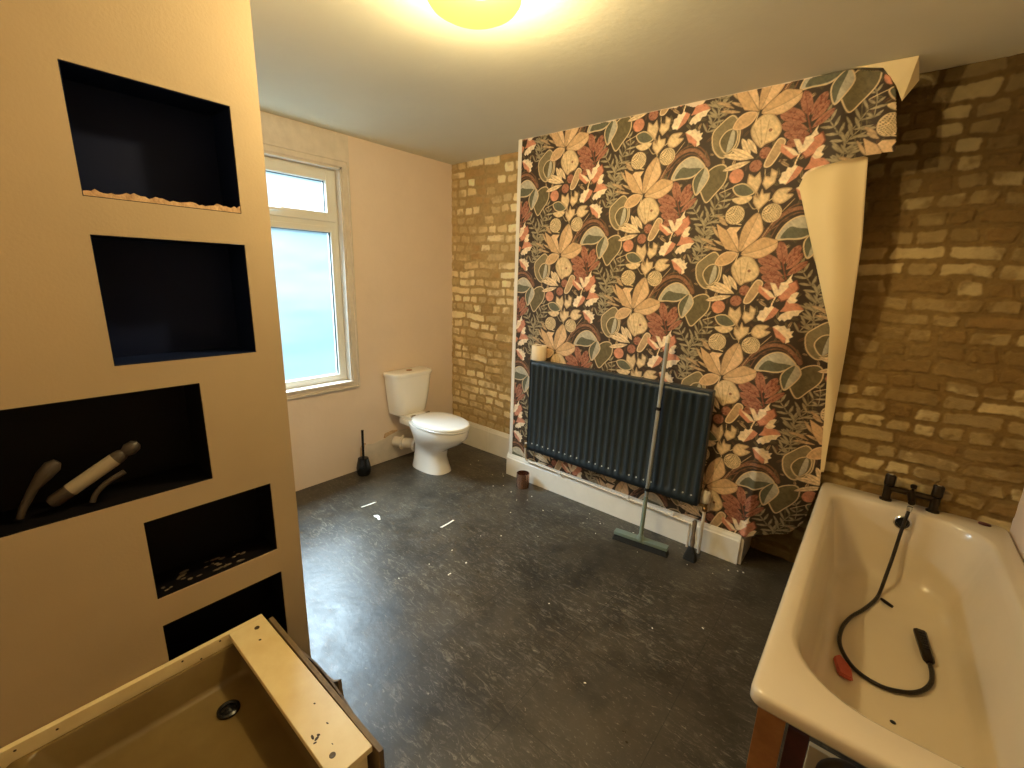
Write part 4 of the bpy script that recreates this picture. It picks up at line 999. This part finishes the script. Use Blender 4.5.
# ================================================================ BATH
BX0, BX1, BY0, BY1, BZ = 3.004, 3.704, -1.705, -0.012, 0.550
t = thing('bathtub', ((BX0 + BX1) / 2, (BY0 + BY1) / 2, 0), 'cream enamelled bathtub without a side panel in the brick alcove', 'bathtub')
bm = new()
def R_(x0, x1, y0, y1, r, z): return [Vector(p) for p in rrect(x0, x1, y0, y1, r, z, 9, 14)]
outer = [((BX0 + 0.004, BX1 - 0.004, BY0 + 0.004, BY1), 0.03, 0.505), ((BX0, BX1, BY0, BY1), 0.032, 0.512), ((BX0, BX1, BY0, BY1), 0.034, 0.538),
         ((BX0 + 0.005, BX1 - 0.004, BY0 + 0.005, BY1 - 0.002), 0.034, 0.547), ((BX0 + 0.014, BX1 - 0.010, BY0 + 0.014, BY1 - 0.006), 0.034, BZ)]
inner = [(3.054, 3.640, -1.605, -0.120, [0.16, 0.11, 0.22, 0.22], 0.549), (3.060, 3.634, -1.597, -0.127, [0.16, 0.11, 0.22, 0.22], 0.545),
         (3.068, 3.626, -1.583, -0.133, [0.16, 0.11, 0.22, 0.22], 0.534), (3.078, 3.617, -1.562, -0.138, [0.16, 0.11, 0.22, 0.22], 0.50),
         (3.098, 3.597, -1.50, -0.152, [0.15, 0.11, 0.21, 0.21], 0.40), (3.118, 3.575, -1.43, -0.170, [0.14, 0.12, 0.20, 0.20], 0.29),
         (3.130, 3.560, -1.38, -0.185, [0.13, 0.12, 0.19, 0.19], 0.235), (3.146, 3.545, -1.34, -0.205, [0.12, 0.12, 0.18, 0.18], 0.205),
         (3.175, 3.515, -1.29, -0.240, [0.10, 0.10, 0.15, 0.15], 0.190), (3.23, 3.46, -1.20, -0.33, [0.08, 0.08, 0.10, 0.10], 0.1875)]
rings = [R_(*a, r, z) for a, r, z in outer] + [R_(x0, x1, y0, y1, r, z) for x0, x1, y0, y1, r, z in inner]
ringcap(bm, rings, True, False, True)
BATH = t
shell = fin('tub', bm, M['enamel'], t, smooth=60)
md = shell.modifiers.new('t', 'SOLIDIFY'); md.thickness = 0.004; md.offset = -1
# overflow ring on the tap end
oc = Vector((3.348, -0.140, 0.487)); ax = Vector((0, -1, 0.15)).normalized()
bm = new(); lathe(bm, [(0.021, 0.0), (0.034, 0.0), (0.034, 0.004), (0.028, 0.008), (0.021, 0.006), (0.021, 0.0)], oc, 32, ax, False, False)
ov = fin('overflow_ring', bm, M['chrome'], t, smooth=True)
bm = new(); lathe(bm, [(0.0205, 0.001), (0.0205, 0.003), (0.012, 0.0035), (0, 0.0035)], oc, 24, ax); fin('overflow_hole', bm, M['black'], ov, smooth=True)
bm = new()
lathe(bm, [(0.0085, 0), (0.007, 0.001), (0, 0.0015)], (3.363, -1.124, 0.1895), 12); o = fin('chipped_spot', bm, M['black'], t); o['label'] = 'small black chip in the enamel'
# dark red disc lying on the rim in the far right corner
bm = new(); lathe(bm, [(0.017, 0.0), (0.018, 0.002), (0.016, 0.006), (0, 0.007)], (0, 0, 0), 28); bmesh.ops.scale(bm, vec=(1.25, 0.8, 1), verts=bm.verts); bmesh.ops.translate(bm, vec=(3.625, -0.050, BZ + 0.0005), verts=bm.verts)
o = fin('blanking_plug', bm, M['oxblood'], origin=(3.625, -0.05, BZ), smooth=True); tag(o, 'small dark red oval plug on the rim of the bathtub in the far right corner', 'plug')

# ================================================================ BATH TAPS
t = thing('bath_mixer_tap', (3.36, -0.05, BZ), 'dark bronze bath mixer tap with two upright handles on the bathtub rim', 'tap')
TX = (3.272, 3.448); TY = -0.052
bm = new()
for x in TX:
    lathe(bm, [(0.026, 0), (0.026, 0.005), (0.018, 0.010), (0.017, 0.03), (0.018, 0.07), (0.019, 0.075)], (x, TY, BZ), 24)
b2 = new(); tube(b2, [(TX[0], TY, BZ + 0.064), (TX[1], TY, BZ + 0.064)], 0.0145, 20); merge(bm, b2)
b2 = new(); tube(b2, [(3.36, TY + 0.004, BZ + 0.062), (3.36, TY - 0.03, BZ + 0.062), (3.36, TY - 0.080, BZ + 0.060), (3.36, TY - 0.104, BZ + 0.052)], [0.019, 0.0165, 0.014, 0.0135], 18); merge(bm, b2)
fin('body', bm, M['bronze'], t, smooth=True)
for x in TX:
    bm = new(); lathe(bm, [(0.017, 0), (0.0215, 0.003), (0.0215, 0.048), (0.019, 0.054), (0.010, 0.057), (0, 0.057)], (x, TY, BZ + 0.080), 24)
    hd = fin('handle', bm, M['bronze'], t, smooth=True)
    bm = new(); lathe(bm, [(0.011, 0), (0.010, 0.002), (0, 0.0025)], (x, TY, BZ + 0.137), 18); fin('handle_cap', bm, M['chrome'], hd, smooth=True)
bm = new(); lathe(bm, [(0.006, 0), (0.006, 0.014), (0.012, 0.017), (0.013, 0.030), (0.008, 0.034), (0, 0.034)], (3.362, TY, BZ + 0.076), 18); fin('diverter_knob', bm, M['bronze'], t, smooth=True)
bm = new(); lathe(bm, [(0.010, 0), (0.011, 0.004), (0.009, 0.012)], (3.36, TY - 0.045, BZ + 0.047), 16, (0, -0.5, -1)); fin('hose_outlet', bm, M['chrome'], t, smooth=True)

# ================================================================ SHOWER HOSE AND HANDSET
t = thing('shower_hose', (3.3, -0.6, 0.19), 'dark flexible shower hose looping from the tap across the bottom of the bathtub', 'shower hose')
hz = [(3.357, -0.160, 0.565), (3.351, -0.178, 0.505), (3.346, -0.188, 0.44), (3.340, -0.215, 0.345), (3.328, -0.275, 0.255), (3.316, -0.350, 0.207), (3.300, -0.425, 0.197), (3.262, -0.540, 0.1975),
      (3.222, -0.640, 0.200), (3.198, -0.745, 0.202), (3.196, -0.845, 0.202), (3.222, -0.920, 0.1995), (3.264, -0.970, 0.1985), (3.330, -0.988, 0.1985),
      (3.397, -0.960, 0.1985), (3.440, -0.915, 0.1985), (3.468, -0.850, 0.1985), (3.474, -0.790, 0.200), (3.470, -0.745, 0.204)]
bm = new(); tube(bm, hz, 0.0075, 12, 6); hs = fin('hose', bm, M['hose'], t, smooth=True)
bm = new(); tube(bm, [(3.3585, -0.1565, 0.584), (3.358, -0.157, 0.572), (3.357, -0.160, 0.560)], [0.010, 0.0115, 0.009], 14); fin('hose_nut', bm, M['chrome'], t, smooth=True)
h = thing('shower_handset', (3.455, -0.65, 0.2), 'slim dark stick shower handset lying in the bathtub at the end of the hose', 'shower handset')
bm = new(); A = Vector((3.469, -0.742, 0.206)); B = Vector((3.447, -0.555, 0.209)); d_ = (B - A).normalized(); sd = Vector((d_.y, -d_.x, 0))
rings = []
for u, wd, hh in ((0, 0.010, 0.008), (0.05, 0.017, 0.010), (0.2, 0.019, 0.011), (0.9, 0.021, 0.011), (0.985, 0.021, 0.011), (1.0, 0.017, 0.009)):
    c = A + (B - A) * u; rings.append([c + sd * wd * a + Vector((0, 0, hh * b)) for a, b in ((1, .4), (.6, 1), (-.6, 1), (-1, .4), (-1, -.4), (-.6, -1), (.6, -1), (1, -.4))])
ringcap(bm, rings); fin('grip', bm, M['bronze'], h, smooth=35)
bm = new()
for i in range(7):
    c = A + (B - A) * (0.35 + i * 0.085) + Vector((0, 0, 0.0112))
    b2 = bx((-0.010, -0.0022, -0.0005), (0.010, 0.0022, 0.001)); merge(bm, b2, Matrix.Translation(c) @ Matrix.Rotation(math.radians(7), 4, 'Z'))
fin('spray_face', bm, M['black_pl'], h)
bm = new(); tube(bm, [(3.322, -0.395, 0.1985), (3.338, -0.410, 0.1985), (3.362, -0.428, 0.1985)], [0.006, 0.0075, 0.0065], 12)
o = fin('plug_chain_rod', bm, M['bronze'], origin=(3.34, -0.41, 0.19), smooth=True); tag(o, 'short dark metal rod lying beside the shower hose in the bathtub', 'rod')
# pink bar
bm = new(); pts = [(3.184, -0.952), (3.202, -0.920), (3.240, -0.968), (3.250, -1.035), (3.205, -1.030)]
prism(bm, pts, 'z', 0.1905, 0.208); bmesh.ops.bevel(bm, geom=list(bm.edges), offset=0.006, segments=3, affect='EDGES')
o = fin('soap_bar', bm, M['soap'], origin=(3.225, -0.975, 0.19), smooth=True); tag(o, 'worn pink bar of soap lying inside the loop of the shower hose in the bathtub', 'soap')

# ================================================================ TIMBER AND PIPES UNDER THE BATH
def post(lo, hi, m, name, label, cat):
    o = fin(name, bx(lo, hi, 0.002), M[m], origin=((lo[0] + hi[0]) / 2, (lo[1] + hi[1]) / 2, lo[2])); tag(o, label, cat)
post((3.028, -1.672, 0.0), (3.094, -1.640, 0.5045), 'pine', 'timber_post', 'orange brown upright timber post under the near left corner of the bathtub', 'post')
post((3.100, -1.600, 0.0), (3.150, -1.560, 0.400), 'red_wood', 'timber_post', 'dark red brown timber stub standing behind the orange post under the bathtub', 'post')
bm = new(); tube(bm, [(3.31, -1.57, 0.03), (3.29, -1.57, 0.12), (3.22, -1.57, 0.20), (3.20, -1.57, 0.30), (3.25, -1.57, 0.34), (3.31, -1.57, 0.28)], 0.022, 16, 6)
o = fin('waste_pipe', bm, M['grey_tube'], origin=(3.26, -1.55, 0), smooth=True); tag(o, 'grey curved waste pipe under the near end of the bathtub', 'pipe')
bm = new(); box(bm, (3.355, -1.545, 0.005), (3.43, -1.50, 0.330), 0.003); t = fin('support_foot', bm, M['black'], BATH)
bm = new(); lathe(bm, [(0.028, 0), (0.028, 0.006), (0.008, 0.01), (0.008, 0.02)], (3.39, -1.52, 0), 20); fin('foot_pad', bm, M['black_pl'], t, smooth=True)
post((3.155, -1.515, 0.0), (3.30, -1.50, 0.30), 'paper_back', 'plywood_offcut', 'pale upright board offcut under the near end of the bathtub', 'board')

# ================================================================ SHOWER TRAY ON LEGS
TX0, TX1, TY0, TY1, TZ = 1.503, 2.236, -3.015, -2.352, 0.330
t = thing('shower_tray', ((TX0 + TX1) / 2, (TY0 + TY1) / 2, 0), 'raised off white shower tray with board edging beside the wall with dark openings', 'shower tray')
bm = new()
def RT(x0, x1, y0, y1, r, z): return [Vector(p) for p in rrect(x0, x1, y0, y1, r, z, 5)]
rings = [RT(TX0 + 0.021, TX1 - 0.02, TY0 + 0.008, TY1 - 0.02, 0.01, 0.150), RT(TX0 + 0.021, TX1 - 0.018, TY0 + 0.008, TY1 - 0.018, 0.01, 0.284), RT(TX0 + 0.023, TX1 - 0.022, TY0 + 0.012, TY1 - 0.022, 0.012, 0.288),
         RT(TX0 + 0.032, TX1 - 0.05, TY0 + 0.04, TY1 - 0.05, 0.03, 0.287), RT(TX0 + 0.036, TX1 - 0.056, TY0 + 0.046, TY1 - 0.056, 0.03, 0.280), RT(TX0 + 0.050, TX1 - 0.085, TY0 + 0.085, TY1 - 0.080, 0.035, 0.190),
         RT(TX0 + 0.056, TX1 - 0.092, TY0 + 0.092, TY1 - 0.087, 0.035, 0.178), RT(TX0 + 0.070, TX1 - 0.105, TY0 + 0.105, TY1 - 0.100, 0.03, 0.173), RT(TX0 + 0.30, TX1 - 0.30, TY0 + 0.30, TY1 - 0.28, 0.02, 0.170)]
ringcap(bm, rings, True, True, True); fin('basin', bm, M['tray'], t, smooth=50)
# drain
dc = (1.676, -2.540, 0.1715)
bm = new(); lathe(bm, [(0.032, 0.0), (0.034, 0.002), (0.033, 0.009), (0.026, 0.012), (0.022, 0.009)], dc, 32, cap1=False); dr = fin('drain', bm, M['black_pl'], t, smooth=True)
bm = new(); lathe(bm, [(0.023, 0.007), (0.014, 0.0085), (0, 0.016)], dc, 24); fin('drain_grate', bm, M['black_pl'], dr, smooth=True)
# edging boards
bm = new(); box(bm, (TX0 + 0.02, TY1 - 0.120, 0.310), (TX1, TY1 - 0.004, TZ), 0.002); eb = fin('edge_board', bm, M['tray_board'], t)
for (x, y) in ((1.565, -2.395), (2.178, -2.440)):
    bm = new(); lathe(bm, [(0.0085, 0), (0.0085, 0.0010), (0.006, 0.0014), (0.004, 0.0004), (0, 0.0004)], (x, y, TZ), 18); fin('screw', bm, M['screw'], eb, smooth=True)
rs = random.Random(8)
for (x, y, r) in ((1.630, -2.410, .004), (2.00, -2.40, .003), (2.085, -2.405, .004), (2.092, -2.452, .007), (2.104, -2.446, .006), (2.112, -2.455, .004), (2.098, -2.438, .004), (2.150, -2.425, .0025)):
    bm = new(); b2 = new(); lathe(b2, [(r, 0), (r * 0.9, 0.0006), (0, 0.0007)], (0, 0, 0), 7); merge(bm, b2, Matrix.Translation((x, y, TZ)) @ Matrix.Rotation(rs.uniform(0, 3), 4, 'Z') @ Matrix.Diagonal((1.3, rs.uniform(.4, 1), 1, 1)))
    fin('dark_stain', bm, M['stain'], eb)
bm = new(); box(bm, (TX0 + 0.001, TY0, 0.270), (TX0 + 0.019, TY1 - 0.004, TZ), 0.002); sbd = fin('side_board', bm, M['tray_board'], t)
for y, z in ((-2.985, 0.315), (-2.905, 0.312), (-2.61, 0.318), (-2.50, 0.320), (-2.56, 0.290)):
    bm = new(); lathe(bm, [(0.0035, 0), (0.003, 0.0008), (0, 0.0009)], (TX0 + 0.019, y, z), 10, (1, 0, 0)); fin('nail_hole', bm, M['stain'], sbd)
bm = new(); box(bm, (TX1 - 0.018, TY0, 0.200), (TX1 - 0.001, TY1 - 0.121, TZ - 0.001), 0.002); fin('front_board', bm, M['tray_board'], t)
bm = new(); box(bm, (TX1 - 0.016, TY1 - 0.12, 0.06), (TX1 - 0.001, TY1 - 0.02, 0.309), 0.002); fin('corner_board', bm, M['tray_board'], t)
for (x, y) in ((TX0 + 0.10, TY0 + 0.12), (TX1 - 0.10, TY0 + 0.12), (TX0 + 0.10, TY1 - 0.12), (TX1 - 0.10, TY1 - 0.12)):
    bm = new(); lathe(bm, [(0.022, 0), (0.022, 0.008), (0.011, 0.012), (0.011, 0.149)], (x, y, 0), 16); fin('leg', bm, M['black_pl'], t, smooth=True)
# loose panels stood behind the tray
bm = new(); prism(bm, [(1.535, 0.0), (2.268, 0.0), (2.262, 0.325), (1.56, 0.338)], 'y', TY1 + 0.0, TY1 + 0.014)
o = fin('hardboard_panel', bm, M['board'], origin=(1.9, TY1 + 0.007, 0)); tag(o, 'thin brown panel stood on edge against the far side of the shower tray', 'board')
bm = new(); rings = []
for i in range(17):
    u = i / 16; x = 1.70 + 0.46 * u; y = TY1 + 0.0165 + 0.014 * math.sin(u * PI)
    zt = 0.30 + 0.01 * math.sin(u * 5); rings.append([Vector((x, y, 0.0)), Vector((x, y + 0.006, 0.0)), Vector((x, y + 0.006, zt)), Vector((x, y, zt))])
ringcap(bm, rings); o = fin('bowed_strip', bm, M['wood_dark'], origin=(1.9, TY1 + 0.04, 0)); tag(o, 'bowed dark strip of trim behind the brown panel at the shower tray', 'trim strip')
bm = new(); prism(bm, [(1.60, 0.0), (1.86, 0.0), (1.835, 0.165), (1.78, 0.12), (1.66, 0.09)], 'y', -2.245, -2.232)
o = fin('broken_board', bm, M['red_wood'], origin=(1.75, -2.24, 0)); o.data.materials[0] = M['board']; tag(o, 'jagged piece of broken brown board on the floor behind the shower tray', 'board')

# ================================================================ THINGS IN THE THIRD OPENING
X3 = 1.435
t = thing('sealant_tube', (X3, -2.72, 0.921), 'grey tube with a pale label propped in the wide third opening of the left wall', 'tube')
A = Vector((X3, -2.815, 0.944)); B = Vector((X3 + 0.01, -2.645, 1.048))
bm = new(); tube(bm, [on(A, B, 0), on(A, B, 0.05), on(A, B, 0.9), on(A, B, 0.96), on(A, B, 1.0)], [0.014, 0.019, 0.019, 0.017, 0.012], 18); fin('cartridge', bm, M['grey_tube'], t, smooth=True)
bm = new(); tube(bm, [on(A, B, 0.25), on(A, B, 0.86)], 0.0196, 18, caps=False); fin('pale_label', bm, M['pale'], t, smooth=True)
bm = new(); tube(bm, [on(A, B, 0.98), on(A, B, 1.06), on(A, B, 1.16), on(A, B, 1.20)], [0.011, 0.020, 0.017, 0.008], 14)
fin('nozzle', bm, M['grey_tube'], t, smooth=True)
bm = new(); tube(bm, [(X3 + 0.020, -2.735, 0.925), (X3 + 0.020, -2.722, 0.950), (X3 + 0.024, -2.695, 0.975), (X3 + 0.026, -2.655, 0.995)], 0.0075, 12, 5)
o = fin('bent_hose', bm, M['grey_tube'], origin=(X3, -2.71, 0.921), smooth=True); tag(o, 'short bent grey hose beside the labelled tube in the wide dark opening', 'hose')
bm = new(); tube(bm, [(X3, -2.875, 0.925), (X3, -2.866, 0.950), (X3, -2.838, 1.00), (X3 + 0.004, -2.815, 1.03), (X3 + 0.006, -2.795, 1.052), (X3 + 0.006, -2.785, 1.062)], [0.008, 0.009, 0.011, 0.018, 0.019, 0.010], 14)
o = fin('spray_nozzle', bm, M['grey_tube'], origin=(X3, -2.84, 0.921), smooth=True); tag(o, 'dim grey nozzle at the left of the wide dark opening', 'nozzle')
bm = new(); rs = random.Random(3)
for i in range(34):
    y = rs.uniform(-2.62, -2.36); x = rs.uniform(1.40, 1.482); r = rs.uniform(0.002, 0.008)
    b2 = new(); lathe(b2, [(r, 0), (r * 0.7, r * 0.25), (0, r * 0.3)], (0, 0, 0), 7); merge(bm, b2, Matrix.Translation((x, y, 0.566)) @ Matrix.Diagonal((1, rs.uniform(1, 2.2), 1, 1)))
o = fin('plaster_dust', bm, M['dust'], origin=(1.43, -2.48, 0.564)); tag(o, 'pale plaster crumbs on the bottom of the fourth opening', 'dust'); o['kind'] = 'stuff'

# ================================================================ CEILING LAMP
LX, LY = 1.930, -1.683
t = thing('ceiling_lamp', (LX, LY, H), 'round lit amber glass ceiling lamp glowing yellow', 'ceiling lamp')
bm = new(); lathe(bm, [(0.055, 0), (0.055, -0.012), (0.05, -0.018), (0, -0.018)], (LX, LY, H - 0.0005), 32); fin('ceiling_plate', bm, M['brass'], t, smooth=True)
bm = new(); prof = [(0.146, -0.001), (0.152, -0.006), (0.154, -0.03), (0.154, -0.06), (0.152, -0.074), (0.148, -0.080), (0.140, -0.090), (0.115, -0.104), (0.080, -0.114), (0.040, -0.119), (0.0, -0.120)]
lathe(bm, prof, (LX, LY, H), 56, cap0=False); fin('glass_shade', bm, M['lamp_glass'], t, smooth=True)

# ================================================================ LIGHT
def light(name, kind, loc, energy, col, rot=(0, 0, 0), **kw):
    l = bpy.data.lights.new(name, kind); l.energy = energy; l.color = col
    for k, v in kw.items(): setattr(l, k, v)
    o = bpy.data.objects.new(name, l); COL.objects.link(o); o.location = loc; o.rotation_euler = rot
    return o
light('ceiling_lamp_bulb', 'POINT', (LX, LY + 0.02, H - 0.082), BULB, (1.0, 0.87, 0.92), shadow_soft_size=0.035)
light('daylight', 'AREA', (-1.7, -1.7, 3.9), DAY, (0.74, 0.89, 1.0), (0, math.radians(-52), 0), shape='RECTANGLE', size=2.4, size_y=3.6)

wd = bpy.data.worlds.new('sky'); SC.world = wd; wd.use_nodes = True
bg = wd.node_tree.nodes['Background']; bg.inputs[0].default_value = (0.46, 0.70, 0.80, 1); bg.inputs[1].default_value = 0.8

# ================================================================ CAMERA
yaw, pitch, roll, F = 0.69045, -0.23825, 0.03104, 441.84
fwd = Vector((-math.sin(yaw) * math.cos(pitch), math.cos(yaw) * math.cos(pitch), math.sin(pitch)))
right_ = Vector((math.cos(yaw), math.sin(yaw), 0)); up_ = right_.cross(fwd)
r2 = math.cos(roll) * right_ + math.sin(roll) * up_; u2 = -math.sin(roll) * right_ + math.cos(roll) * up_
cd = bpy.data.cameras.new('camera'); cam = bpy.data.objects.new('camera', cd); COL.objects.link(cam)
cam.matrix_world = Matrix(((r2.x, u2.x, -fwd.x, 3.10628), (r2.y, u2.y, -fwd.y, -2.85697), (r2.z, u2.z, -fwd.z, 1.59078), (0, 0, 0, 1)))
cd.sensor_fit = 'HORIZONTAL'; cd.sensor_width = 36; cd.lens = F / 1024 * 36; cd.clip_start = 0.02
SC.camera = cam
vs = SC.view_settings; vs.view_transform = 'Standard'; vs.look = 'None'; vs.gamma = 1; vs.exposure = EXPOSURE
vs.use_curve_mapping = False
try:
    SC.cycles.use_denoising = True; SC.cycles.max_bounces = 10; SC.cycles.diffuse_bounces = 6; SC.cycles.transparent_max_bounces = 12
except Exception: pass
